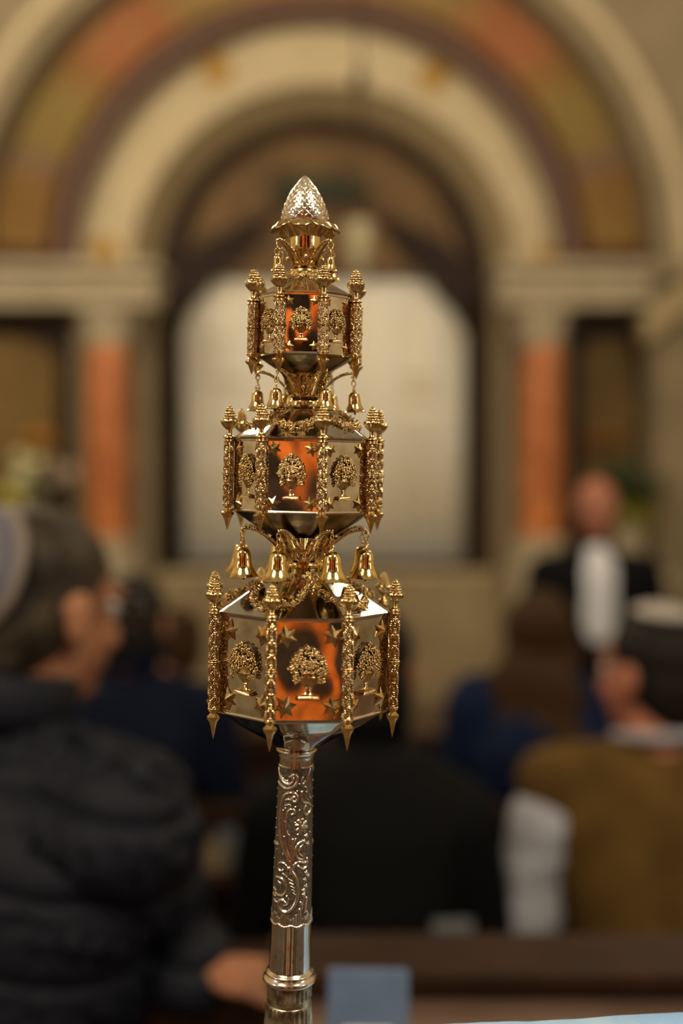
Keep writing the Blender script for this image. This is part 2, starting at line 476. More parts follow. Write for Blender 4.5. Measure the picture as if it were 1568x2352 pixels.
# cusped spandrel: between inner frame arc and curtain outline
cur = [(412, 1300), (412, 760), (425, 720), (455, 680), (480, 655), (498, 625), (530, 606), (560, 590), (582, 560), (602, 520), (650, 480), (700, 462), (742, 452), (790, 462), (838, 480), (882, 520), (905, 560), (925, 590), (955, 612), (985, 640), (1000, 668), (1030, 700), (1058, 735), (1070, 770), (1070, 1300)]
outl = []
for (px, py) in cur:
    if py > 700: outl.append((395 if px < 742 else 1089, py))
    else:
        a = math.atan2(640 - py, px - 742) if py < 640 else (PI if px < 742 else 0)
        outl.append((742 + 348*math.cos(a), 640 - 110*math.sin(a) - 60*max(0, math.sin(a))**2))
P = lambda L: loc2([(wx(px, ya), wz(py, ya)) for px, py in L])
MB().strip(P(outl), P(cur), .03, .12).build('cusped_arch', WOOD, ark)
# tympanum: brown gold painted lunette above the cusps
lun = MB().extrude(P([(742 + 345*math.cos(PI*q/30), 628 - 345*math.sin(PI*q/30)) for q in range(31)]), .1, .13)
lun.build('painted_lunette', mat('brown_gold_lunette', (0.20, 0.115, 0.040), 0.7, color2=(0.09, 0.045, 0.015), noise_scale=2.2), ark)
CURT = mat('cream_curtain', (0.86, 0.82, 0.73), 0.75, color2=(0.86, 0.78, 0.62), noise_scale=2.5)
curt = empty('ark_curtain', (wx(742, ya+.22), ya+.22, zl))
tag(curt, 'cream cloth curtain with faint gold lettering rows hanging inside the dark arch', 'curtain')
m = MB(); n = 90; xw = 345*ka
vs = []; fs = []
for i in range(n+1):
    x = -xw + 2*xw*i/n
    y = .012*math.sin(i*1.1) + .008*math.sin(i*.53)
    for z in (0.0, wz(470, ya)-zl): vs.append((x, y, z))
    for z in (0.0, wz(470, ya)-zl): vs.append((x, y+.006, z))
for i in range(n):
    a = i*4; b_ = a+4
    fs += [(a, b_, b_+1, a+1), (a+2, a+3, b_+3, b_+2), (a+1, b_+1, b_+3, a+3), (a, a+2, b_+2, b_)]
m.add(vs, fs).build('curtain_cloth', CURT, curt, smooth=True)
EMB = mat('gold_thread', (0.62, 0.50, 0.30), 0.6)
for (px, py, w_) in ((960, 870, 90), (960, 905, 60), (960, 1000, 100), (955, 1060, 110), (955, 1120, 90), (960, 1180, 100), (520, 880, 90), (520, 1000, 100), (520, 1100, 90)):
    x = wx(px, ya+.2) - curt.location.x; z = wz(py, ya+.2) - zl
    q = -w_/2; em = MB()
    while q < w_/2:
        l = 6 + random.random()*6
        em.box((x+q*ka, -.026, z-.02), (x+(q+l)*ka, -.018, z+.02)); q += l + 4
    em.build('embroidered_line', EMB, curt)
# crown relief on the lunette
m = MB()
rr_ = random.Random(3)
for q in range(70):
    a = rr_.uniform(0, PI); b_ = rr_.uniform(.2, 1)
    m.ell((.37*b_*math.cos(a), .05 + rr_.uniform(-.05, .02), wz(420, ya) - zl + .22*b_*math.sin(a) - .12 + .04*math.cos(5*a)), (.06, .025, .04), 8, 6)
tag(m.build('carved_wreath', mat('dark_green_bronze', (0.050, 0.048, 0.026), 0.6), ark, smooth=True), 'dark green-brown carved wreath')

# hanging lamp in front of the arch
YL = 6.6
lamp = empty('hanging_lamp', (wx(826, YL), YL, wz(560, YL)))
tag(lamp, 'dark hanging lamp with a pale glass on a long thin rod before the arch', 'lamp')
m = MB(); L = 7.6 - lamp.location.z
m.tube([(0,0,wz(190,YL)-lamp.location.z), (0,0,L)], .011, 8).build('suspension_rod', WOOD, lamp)
MB().lathe([(.004, -.06), (.03, -.04), (.045, 0), (.03, .04), (.01, .07)], 20).build('knop', WOOD, lamp, smooth=True).location = (0, 0, wz(185, YL)-lamp.location.z)
m = MB()
for q in range(3):
    a = 2*PI*q/3 + .4
    m.tube([(0, 0, wz(195, YL)-lamp.location.z), (.06*math.cos(a), .06*math.sin(a), .35), (.10*math.cos(a), .10*math.sin(a), .12)], .004, 6)
m.build('chains', WOOD, lamp)
MB().lathe([(.02, -.2), (.05, -.12), (.07, 0), (.08, .10), (.078, .13), (.06, .10), (.0, .02)], 28).build('pale_glass_bowl', mat('pale_glass', (0.36, 0.31, 0.19), 0.3), lamp, smooth=True)

# ---- side walls, rear wall with window panes, gallery columns (seen in the reflections); glowing panes are added for cool light
PANE = mat('added_glow_pane', (0.5, 0.55, 0.6), 0.5, emit=((0.66, 0.80, 1.0), E_WIN))
nwin = 0
for side, sx in (('left', X0), ('right', X1)):
    s_ = 1 if side == 'left' else -1
    wl = MB().box((sx - .3*(s_ > 0), Y0, 0), (sx + .3*(s_ < 0), Y1+1.5, ZT)).build('wall_' + side, mat('side_plaster_' + side, (0.62, 0.50, 0.34), 0.85)); tag(wl, kind='structure')
    dw = MB().box((sx if s_ > 0 else sx - .06, Y0+.35, 0), (sx + .06 if s_ > 0 else sx, 7.3, 1.15)).build('trim_%d' % (11 + (s_ < 0)), STONE); tag(dw, kind='structure')
    for yc in (-4.6, -2.2):
        nwin += 1
        r = .62
        out = rnd_arch(0, 0, 2.1, r)
        o = empty('window_%d' % nwin, (sx + .01*s_, yc, 2.2)); o.rotation_euler = (0, 0, PI/2 if s_ > 0 else -PI/2); tag(o, kind='structure')
        MB().extrude([(x*.92, z) for x, z in out], -.02, -.0).build('pane', PANE, o)
        f = MB().strip([(x*1.12, z*1.03) for x, z in out], [(x*.92, z) for x, z in out], -.08, .0)
        for q in (-.2, .2): f.box((q-.015, -.05, 0), (q+.015, -.01, 2.6))
        for q in (.7, 1.4, 2.1): f.box((-.57, -.05, q-.015), (.57, -.01, q+.015))
        f.build('window_frame', WOOD_M, o)
br = MB().box((X0, Y0 - .3, 0), (X1, Y0, ZT)).build('wall_back', mat('rear_wall_panelling', (0.10, 0.06, 0.035), 0.6)); tag(br, kind='structure')
# rear gallery on marble columns
gal = MB().box((X0+.01, Y0+.01, 3.15), (X1-.01, -2.75, 3.35)).box((X0+.01, -2.9, 3.35), (X1-.01, -2.75, 4.15)).build('trim_13', WOOD); tag(gal, kind='structure')
gcol = None
for i, x in enumerate((-4.2, -2.4, -0.93, -0.40, 0.565, 2.3, 4.2)):
    Y = -2.45
    if gcol is None:
        gcol = empty('gallery_column', (x, Y, 0))
        MB().lathe([(.095, .3), (.092, .4), (.088, 1.6), (.08, 2.85)], 32).build('shaft', MARBLE2, gcol, smooth=True, auto=40)
        MB().lathe([(.081, 2.85), (.11, 2.9), (.12, 2.95), (.19, 3.12)], 32).box((-.2, -.2, 3.1), (.2, .2, 3.15)).build('capital', STONE, gcol)
        MB().box((-.18, -.18, 0), (.18, .18, .24)).lathe([(.15, .24), (.13, .28), (.097, .3)], 32).build('pedestal', STONE, gcol)
        c = gcol
    else:
        c = copy_tree(gcol); c.location = (x, Y, 0)
    tag(c, 'orange-red marble column under the rear gallery, %s in the row from the left' % ('first', 'second', 'third', 'middle one', 'fifth', 'sixth', 'last')[i], 'column', 'gallery columns behind the camera')

# unseen chandeliers, added for warm light and glints on the metal
BULB = mat('glowing_bulb', (1, .9, .7), 0.4, emit=((1.0, 0.86, 0.62), E_BULB))
BRASS = mat('brass', (0.60, 0.42, 0.16), 0.3, 1.0)
ch0 = None
for i, c in enumerate(CHANDS):
    if ch0 is None:
        ch0 = empty('added_chandelier', c)
        b = MB().lathe([(.01, -.2), (.05, -.14), (.09, -.05), (.06, .05), (.03, .12), (.02, .3)], 24)
        b.tube([(0,0,.28), (0,0,ZT - c[2])], .01, 8)
        b.build('stem', BRASS, ch0, smooth=True)
        for q in range(8):
            a = 2*PI*q/8
            MB().tube([(.05*math.cos(a), .05*math.sin(a), -.05), (.25*math.cos(a), .25*math.sin(a), -.12), (.42*math.cos(a), .42*math.sin(a), -.05), (.44*math.cos(a), .44*math.sin(a), .04)], .010, 8).build('arm', BRASS, ch0, smooth=True)
            MB().ell((.44*math.cos(a), .44*math.sin(a), .085), (.028, .028, .042), 12, 8).build('bulb', BULB, ch0, smooth=True)
        cc = ch0
    else:
        cc = copy_tree(ch0); cc.location = c
    tag(cc, 'unseen eight-armed brass chandelier with glowing bulbs, %s' % ('over the left front pews', 'over the right front pews', 'above the reading desk to the left', 'above the reading desk to the right')[i], 'added_chandelier', 'added brass chandeliers')

# ================================================================== TORAH FINIAL
S = 0.585 / F          # metres per photo pixel at the finial's axis
DF = 0.585
LEAN = math.radians(1.09)
fin = empty('torah_finial', ((665-784)*S, DF, CZ - (2240-HY)*S), (0, LEAN, 0))
tag(fin, 'ornate gilt and silver three-tier tower finial with small bells in sharp focus', 'torah finial')
AXP = [(403, 700), (560, 700), (720, 702), (1090, 699), (1300, 696), (1540, 692), (1700, 682), (1760, 679.5), (2240, 665), (2400, 660)]
def axo(y):
    for (a, xa2), (b_, xb2) in zip(AXP, AXP[1:]):
        if y <= b_:
            x = xa2 + (xb2 - xa2) * (max(y, a) - a) / (b_ - a); break
    else: x = AXP[-1][1]
    return x - (665 + (2240 - y) * math.tan(LEAN))
def zl_(y): return 2240.0 - y
def fl_(x, y_, d=0):   # local metres from px offset x, photo row, depth offset toward camera
    return Vector(((x + axo(y_)) * S, -d * S, zl_(y_) * S))

# --- crown cone with scales
def scale_cone():
    prof = [(517,50),(511,54),(500,54.5),(488,52.5),(474,48),(460,42),(448,36.5),(436,29),(426,22),(416,14.5),(409,9),(405,5.5),(402.5,1)]
    NV, NU = 220, 300
    ys = np.linspace(517, 403, NV)
    pr = np.array(prof)[::-1]
    r0 = np.interp(ys, pr[:,0], pr[:,1])
    rows = []; y = 521.0; q = 0
    while y > 403:
        h = 6.5 + 5.5 * (y - 403) / 116
        rows.append((y, h)); y -= h*.80
    U = np.linspace(0, 1, NU, endpoint=False)
    N = 15
    H = np.zeros((NV, NU)); K = np.zeros((NV, NU))
    for a in range(NV):
        yv = ys[a]
        done = np.zeros(NU, bool)
        for q, (yb, h) in enumerate(rows):
            u = (U * N + (0.5 if q % 2 else 0)) % 1.0 - 0.5
            t = (yb - yv) / (h * 1.75)           # 0 at base, 1 at tip
            if t < 0: continue
            if t > 1: continue
            lim = np.sqrt(np.clip(1 - (2*u)**2 * 0.98, 0, 1)) * 0.55 + 0.45
            inside = (~done) & (t < lim)
            edge = np.clip((lim - t) / 0.10, 0, 1)
            H[a, inside] = (1.0 + 1.9 * t - 0.9*(2*u[inside])**2) * (0.25 + 0.75*edge[inside])
            K[a, inside] = edge[inside] < .75
            done |= inside
    m = MB(); vs = []
    for a in range(NV):
        for i in range(NU):
            t = 2*PI*U[i]; rr = max(r0[a] - 2.0 + H[a, i] * min(1, r0[a]/12), .4)
            vs.append((rr*math.sin(t) + axo(ys[a]), -rr*math.cos(t), zl_(ys[a])))
    fs = [(a*NU+i, a*NU+(i+1)%NU, (a+1)*NU+(i+1)%NU, (a+1)*NU+i) for a in range(NV-1) for i in range(NU)]
    fs.append(tuple((NV-1)*NU+i for i in range(NU)))
    mi = []
    m.v = vs; m.f = fs; m.m = [int(K[a, i] > 0 and K[a, (i+1) % NU] > 0) for a in range(NV-1) for i in range(NU)] + [0]
    return m
o = scale_cone().build('scaled_cone', [SILVER_R, SILVER_K], fin, smooth=True, scale=S)

# --- leaf collar below the cone
def leaf_collar():
    NU, NV = 160, 26; vs = []; fs = []
    for layer in (0, 1):
        for a in range(NV+1):
            t = a / NV
            for i in range(NU):
                th = 2*PI*i/NU
                lobe = abs(math.cos(4*th + .3)) ** 0.6
                rt = 36 + (26 + 20*lobe) * t
                # profile: up and outward then curling over
                yy = 548 - 34*math.sin(min(t*1.25, 1)*PI/2) + (0 if t < .6 else 16*((t-.6)/.4)**2 * (0.3 + lobe))
                rib = 1.2*math.cos(16*th)*t
                off = 0 if layer == 0 else 1.6
                r = rt - off
                vs.append((r*math.sin(th)+axo(530), -r*math.cos(th), zl_(yy + off*.8 + rib)))
    n = (NV+1)*NU
    for layer in (0, 1):
        for a in range(NV):
            for i in range(NU):
                j = (i+1) % NU; q = layer*n
                f = (q+a*NU+i, q+a*NU+j, q+(a+1)*NU+j, q+(a+1)*NU+i)
                fs.append(f if layer == 0 else f[::-1])
    for i in range(NU):
        j = (i+1) % NU
        fs.append((NV*NU+i, NV*NU+j, n+NV*NU+j, n+NV*NU+i)); fs.append((i, n+i, n+j, j))
    return MB().add(vs, fs)
leaf_collar().build('leaf_collar', GOLD_R, fin, smooth=True, scale=S)

# --- necks (vases between tiers)
def neck(name, prof, y_ref, material, flute=0, n=64, fl_from=None):
    def mod(t, k):
        y, r = prof[k]
        return 1 + (flute*math.cos(16*t) if fl_from and fl_from[0] <= y <= fl_from[1] else 0)
    m = MB().lathe([(r, zl_(y)) for y, r in prof][::-1] if prof[0][0] < prof[-1][0] else [(r, zl_(y)) for y, r in prof], n, c=(axo(y_ref), 0, 0),
                   mod=(lambda t, k: mod(t, len(prof)-1-k)) if prof[0][0] < prof[-1][0] else mod)
    return m.build(name, material, fin, smooth=True, scale=S, auto=50)
def dens(p, n=5):
    out = []
    for (a, b_) in zip(p, p[1:]):
        for q in range(n): out.append((a[0]+(b_[0]-a[0])*q/n, a[1]+(b_[1]-a[1])*q/n))
    out.append(p[-1]); return out
neck('vase_neck', dens([(522,40),(540,36),(548,36),(575,36),(577,39),(583,38),(597,33),(608,25),(613,22),(617,27),(622,34),(626,35),(634,36)], 4), 580, GOLD, .03, 96, (577, 610))
neck('vase_neck', dens([(853,54),(862,47),(872,42),(884,37),(898,31),(912,28),(918,33),(922,38),(927,39),(934,40)], 4), 895, GOLD, .03, 96, (880, 905))
neck('vase_neck', dens([(1230,82),(1240,74),(1252,65),(1264,57),(1275,50),(1284,46),(1288,50),(1293,53),(1299,53),(1303,46),(1310,48)], 5), 1270, GOLD, .035, 128, (1200, 1258))
# cartouche shields and leafy edge on the necks
def cartouche(y0, y1, w_, r, ang, yref):
    """U-shaped shield hugging a neck"""
    m = MB(); nu, nv = 26, 22
    vs = []; fs = []
    for a in range(nv+1):
        t = a/nv; yy = y0 + (y1-y0)*t
        hw = w_*math.sqrt(max(0, 1 - t**2.2)) if t > 0 else w_
        for i in range(nu+1):
            u = -1 + 2*i/nu; x = u*hw
            ridge = 1.6*math.cos(u*PI*3.5*(1)) * (1-t*.3) if abs(u) < .9 else 2.2
            rad = r*(1 - .30*t) + 3 + ridge
            th = ang + x/ r
            vs.append((rad*math.sin(th)+axo(yref), -rad*math.cos(th), zl_(yy + 5*u*u*(1-t))))
    for a in range(nv):
        for i in range(nu):
            q = a*(nu+1)+i; fs.append((q, q+nu+1, q+nu+2, q+1))
    m.add(vs, fs)
    # boss and rim
    c = Vector(((r+4)*math.sin(ang)+axo(yref), -(r+4)*math.cos(ang), zl_((y0*.45+y1*.55))))
    m.ell(c, (4.2, 3, 6.5), 12, 8)
    rim = []
    for q in range(25):
        s_ = -1 + 2*q/24; t = 1 - s_*s_; hw = w_*math.copysign(abs(s_)**.6, s_)
        th = ang + hw/r; rad = r*(1-.3*t)+6
        rim.append((rad*math.sin(th)+axo(yref), -rad*math.cos(th), zl_(y0 + (y1-y0)*t)))
    m.tube(rim, 1.5, 8)
    return m
for (y0, y1, w_, r, yr, n_, a0) in ((577, 612, 26, 36, 590, 4, 5), (868, 912, 26, 43, 890, 6, -4), (1252, 1288, 30, 60, 1270, 8, 4)):
    for q in range(n_):
        cartouche(y0, y1, w_, r, math.radians(a0 + 360/n_*q), yr).build('cartouche', [GOLD_R], fin, smooth=True, scale=S)

# --- tiers ---------------------------------------------------------
# (y roof edge, y base edge, corner radius, pillar radius, twist deg, axis row)
TIERS = [
    dict(n='top', yt=687, yb=822, R=114, RP=126, tw=-2.5, yr=745, pt=625, pb=866, s=.67, cone=870, cr=38, roof=[(687,118),(684,119),(682,114),(668,88),(656,66),(646,50),(636,38),(628,34)]),
    dict(n='middle', yt=1011, yb=1172, R=163, RP=176, tw=-8, yr=1090, pt=935, pb=1218, s=.82, cone=1252, cr=46, roof=[(1011,168),(1008,169),(1005,162),(988,136),(970,112),(955,92),(944,72),(937,55),(931,40)]),
    dict(n='lower', yt=1398, yb=1616, R=202, RP=216, tw=7, yr=1510, pt=1320, pb=1675, s=1.0, cone=1722, cr=42, roof=[(1398,208),(1394,209),(1390,202),(1372,172),(1352,140),(1332,108),(1320,84),(1310,62),(1303,48)]),
]
def octo(R, tw, q): 
    a = math.radians(tw + 22.5 + 45*q)
    return (R*math.sin(a), -R*math.cos(a))

def star_mesh(k=6, r=24, h=6):
    m = MB(); vs = [(0, -h, 0)]
    for i in range(2*k):
        a = PI*i/k; q = r if i % 2 == 0 else r*.50
        vs.append((q*math.sin(a), -h*.42 if i % 2 else -0.8, q*math.cos(a)))
    for i in range(2*k):
        a = PI*i/k; q = r if i % 2 == 0 else r*.50
        vs.append((q*math.sin(a), 1.5, q*math.cos(a)))
    n = 2*k
    fs = [(0, 1+i, 1+(i+1) % n) for i in range(n)] + [(1+i, 1+n+i, 1+n+(i+1) % n, 1+(i+1) % n) for i in range(n)] + [tuple(range(1+n, 1+2*n))[::-1]]
    fs = [f[::-1] if len(f) != n else f for f in fs]
    return m.add(vs, fs)
star0 = star_mesh(6, 27.5, 11).build('star', GOLD_R, None, scale=S)
star5 = star_mesh(5, 27, 11).build('star', GOLD_R, None, scale=S)

def urn_mesh():
    rr = random.Random(11); m = MB(); D = .42
    # bouquet blossoms on a mushroom dome: width 84, height ~62 (z up, origin at urn foot centre bottom)
    z0, W, Hh = 56, 41, 60
    pts = []
    for q in range(3000):
        x = rr.uniform(-1, 1); z = rr.uniform(-.32, 1)
        if z < 0 and abs(x) < .50: continue
        if z >= 0 and x*x + z*z > .95: continue
        if z < 0 and (abs(x) > .93 - .2*abs(z)/.32): continue
        p = (x*W, z0 + z*Hh*.93 + (0 if z > 0 else 0))
        if all((p[0]-a)**2 + (p[1]-b_)**2 > 58 for a, b_ in pts): pts.append(p)
    m.ell((0, 0, z0+22), (34, 9, 35), 20, 14, 1)
    for (x, z) in pts:
        dpt = 15*math.sqrt(max(0.05, 1 - (x/W)**2*.8 - ((z-z0)/Hh)**2*.6))
        r = rr.uniform(3.9, 5.6)
        m.ell((x, -dpt-2.6, z), (r*.36, 2.2, r*.36), 8, 6)
        k_ = rr.choice((5, 5, 6))
        for q in range(k_):
            a = 2*PI*q/k_ + rr.random()
            m.ell((x + r*.78*math.cos(a), -dpt+.6, z + r*.78*math.sin(a)), (r*.52, 2.1, r*.52), 7, 5)
    # basket collar, bowl, stem, foot
    prof = [(1,0),(21.5,0),(22,2)]
    M = Matrix.Diagonal((1, D, 1, 1))
    m.lathe([(19.5,46),(18.5,48),(19,62)], 40, M=M, mod=lambda t, k: 1+.03*math.cos(20*t))
    m.lathe([(4.6,24),(5.5,25),(9,28),(15,34),(19.5,41),(23.5,45.5)], 80, M=M, mod=lambda t, k: 1+.075*math.cos(20*t)*(1 if k > 0 else 0))
    m.lathe([(24,45),(25.5,46),(25.5,48),(23.5,49)], 40, M=M)
    m.lathe([(6,20.5),(7.6,22),(7.6,23),(5.6,25)], 24, M=M)
    m.lathe([(14,9.5),(10,12),(6.6,15.5),(5,20.5)], 24, M=M)
    # twisted gadroon foot
    vs = []; 
    m.box((-17, -8, 8.6), (17, 1, 10.2))
    NX = 90; base = len(m.v); vs = []; fs = []
    for i in range(NX+1):
        u = -1 + 2*i/NX
        for j in range(9):
            v = j/8
            hw = 20 + 6*(1-v); x = u*hw; z = 1.5 + 7*v
            g = 1.4*abs(math.sin(i*.36 + v*2.2))
            vs.append((x, -(8+3*(1-v)) - g*math.sin(PI*v)-.5, z))
    for i in range(NX):
        for j in range(8):
            a = i*9+j; fs.append((a, a+9, a+10, a+1))
    m.add(vs, fs)
    m.box((-27, -12.5, -.5), (27, 1, 1.7)); m.box((-25, -9, 1), (25, 1, 9))
    return m
urn0 = urn_mesh().build('flower_urn', [GOLD_R, DARK_G], None, smooth=True, scale=S, auto=45)

# pillar pieces (unit: lower tier pixels, origin at the pillar's tip bottom, total 355)
def relief_shaft(z0, z1, r, phase=0):
    NU, NV = 72, int((z1-z0)*1.1)
    vs = []; fs = []; mi = []
    U = np.arange(NU)/NU; V = np.linspace(z0, z1, NV)
    Lc = 2*PI*r
    X = (U*Lc)[None, :]; Z = V[:, None]
    # stacked C-scroll fans in six columns split by vertical beads
    colw = Lc/6; cx = (np.floor(X/colw)+.5)*colw; cid = np.floor(X/colw).astype(int)
    ph = 15.0
    side = np.where((np.floor((Z+phase)/ph).astype(int) + cid) % 2 == 0, -1, 1)
    zc = (np.floor((Z+phase)/ph)+.5)*ph - phase
    dx = (X - cx) - side*colw*.38; dz = (Z - zc)
    d = np.sqrt((dx*1.15)**2 + dz**2)
    ring = np.cos(2*PI*d/4.6)
    edge = np.exp(-((np.abs(X-cx) - colw*.5)/1.0)**2)
    H = np.maximum(ring*.95, edge*1.1*np.cos(Z*1.3)*.5 + edge*.7)
    H = np.where(d < 1.2, 1.0, H)
    for a in range(NV):
        for i in range(NU):
            t = 2*PI*i/NU; q = r - 1.6 + 1.9*max(-.5, float(H[a, i]))
            if a in (0, NV-1): q = r - 2
            vs.append((q*math.sin(t), -q*math.cos(t), float(V[a])))
    for a in range(NV-1):
        for i in range(NU):
            j = (i+1) % NU
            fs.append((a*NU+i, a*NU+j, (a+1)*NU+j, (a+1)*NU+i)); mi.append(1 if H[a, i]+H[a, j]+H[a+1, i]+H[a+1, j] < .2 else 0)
    return vs, fs, mi
def pillar_objs(fr, r=11.6, Ltot=355.0, tier=''):
    """fr: fractions from top: cone cup bottom, ring, shaft top, mid ring, shaft bottom, bulb, spike start"""
    cup, ringt, st, mid, sb, bulb, sp = [Ltot*(1-f) for f in fr]
    m = MB()
    for (a, b_, ph) in ((sb, mid-3, 0), (mid+3, st, 7)):
        vs, fs, mi = relief_shaft(a, b_, r, ph)
        o_ = len(m.v); m.v.extend(vs)
        m.f.extend([tuple(i+o_ for i in f) for f in fs]); m.m.extend(mi)
    def ring(z, rr, h, mi=0): m.lathe([(r*.7, z-h*1.2),(rr*.93, z-h),(rr, z-h*.4),(rr, z+h*.4),(rr*.93, z+h),(r*.7, z+h*1.2)], 32, mi=mi)
    ring(mid, r*1.22, 2.2); ring(mid-4.6, r*1.06, 1.5); ring(mid+4.6, r*1.06, 1.5)
    ring(st, r*1.12, 2.0); ring(st+4, r*.98, 1.8); ring(sb, r*1.12, 1.8); ring(sb-4, r*.98, 2.2)
    # neck above the shaft
    n_ = [(r*.8, st+4), (r*.70, st+7), (r*.62, (st+ringt)/2), (r*.95, ringt-2), (r*1.2, ringt), (r*1.18, ringt+2), (r*.75, ringt+5), (r*.5, (ringt+cup)/2+1), (r*.55, cup+1)]
    m.lathe(n_, 32)
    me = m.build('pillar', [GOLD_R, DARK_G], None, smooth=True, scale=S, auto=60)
    # cone with leafy cup
    Hc = Ltot - cup; NU, NV = 84, 84; vs = []; dk = []
    for a in range(NV+1):
        t = a/NV
        for i in range(NU):
            th = 2*PI*i/NU
            if t < .42:
                q = t/.42; base = r*(.50 + 1.12*math.sin(q*PI*.60))
                lob = abs(math.cos(3.5*th)); rib = math.cos(28*th)
                rr = base*(.82+.22*lob**.7) + (.55*rib*q if lob > .35 else 0)
                if q > .84: rr -= (q-.84)*26*(1.15-lob)
                k_ = lob < .22 or (rib < -.75 and q > .3)
            else:
                q = (t-.42)/.58; base = r*1.20*(max(0, 1-q**1.7))**.62
                row = q*5.5; rq = row % 1.0; fl = int(row)
                lob = abs(math.cos(4*th + (PI/2 if fl % 2 else 0)))
                kn = lob**.8*math.sin(PI*min(1., rq*.95+.05))**.8
                rr = base*(.74 + .36*kn)
                k_ = kn < .25 and q < .93
            vs.append((max(rr, .3)*math.sin(th), -max(rr, .3)*math.cos(th), cup + Hc*t)); dk.append(k_)
    fs = [(a*NU+i, a*NU+(i+1)%NU, (a+1)*NU+(i+1)%NU, (a+1)*NU+i) for a in range(NV) for i in range(NU)]
    fs += [tuple(range(NU))[::-1], tuple(NV*NU+i for i in range(NU))]
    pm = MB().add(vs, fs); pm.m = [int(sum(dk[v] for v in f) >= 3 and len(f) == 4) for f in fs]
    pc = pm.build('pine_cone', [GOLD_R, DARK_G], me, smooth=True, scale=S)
    sk = MB().lathe([(.25, 0), (r*.28, (sp)*.3), (r*.62, sp*.78), (r*.92, sp), (r*.80, sp+2), (r*1.0, bulb-7), (r*1.28, bulb-1), (r*1.25, bulb+3), (r*.85, bulb+7), (r*.55, (bulb+sb)/2+2), (r*.75, sb-4)], 32).build('pendant_spike', GOLD, me, smooth=True, scale=S, auto=40)
    return me
pil = {'lower': pillar_objs((.15, .195, .215, .52, .81, .865, .885)),
       'middle': pillar_objs((.20, .26, .29, .545, .79, .865, .89), r=12.6*1.0, Ltot=355.0),
       'top': pillar_objs((.225, .31, .345, .56, .81, .88, .90), r=12.2/.72, Ltot=355.0)}

def roof_r(tier, y):
    pr = sorted(tier['roof']); 
    for (a, ra), (b_, rb_) in zip(pr, pr[1:]):
        if a <= y <= b_: return ra + (rb_-ra)*(y-a)/(b_-a)
    return pr[0][1] if y < pr[0][0] else pr[-1][1]

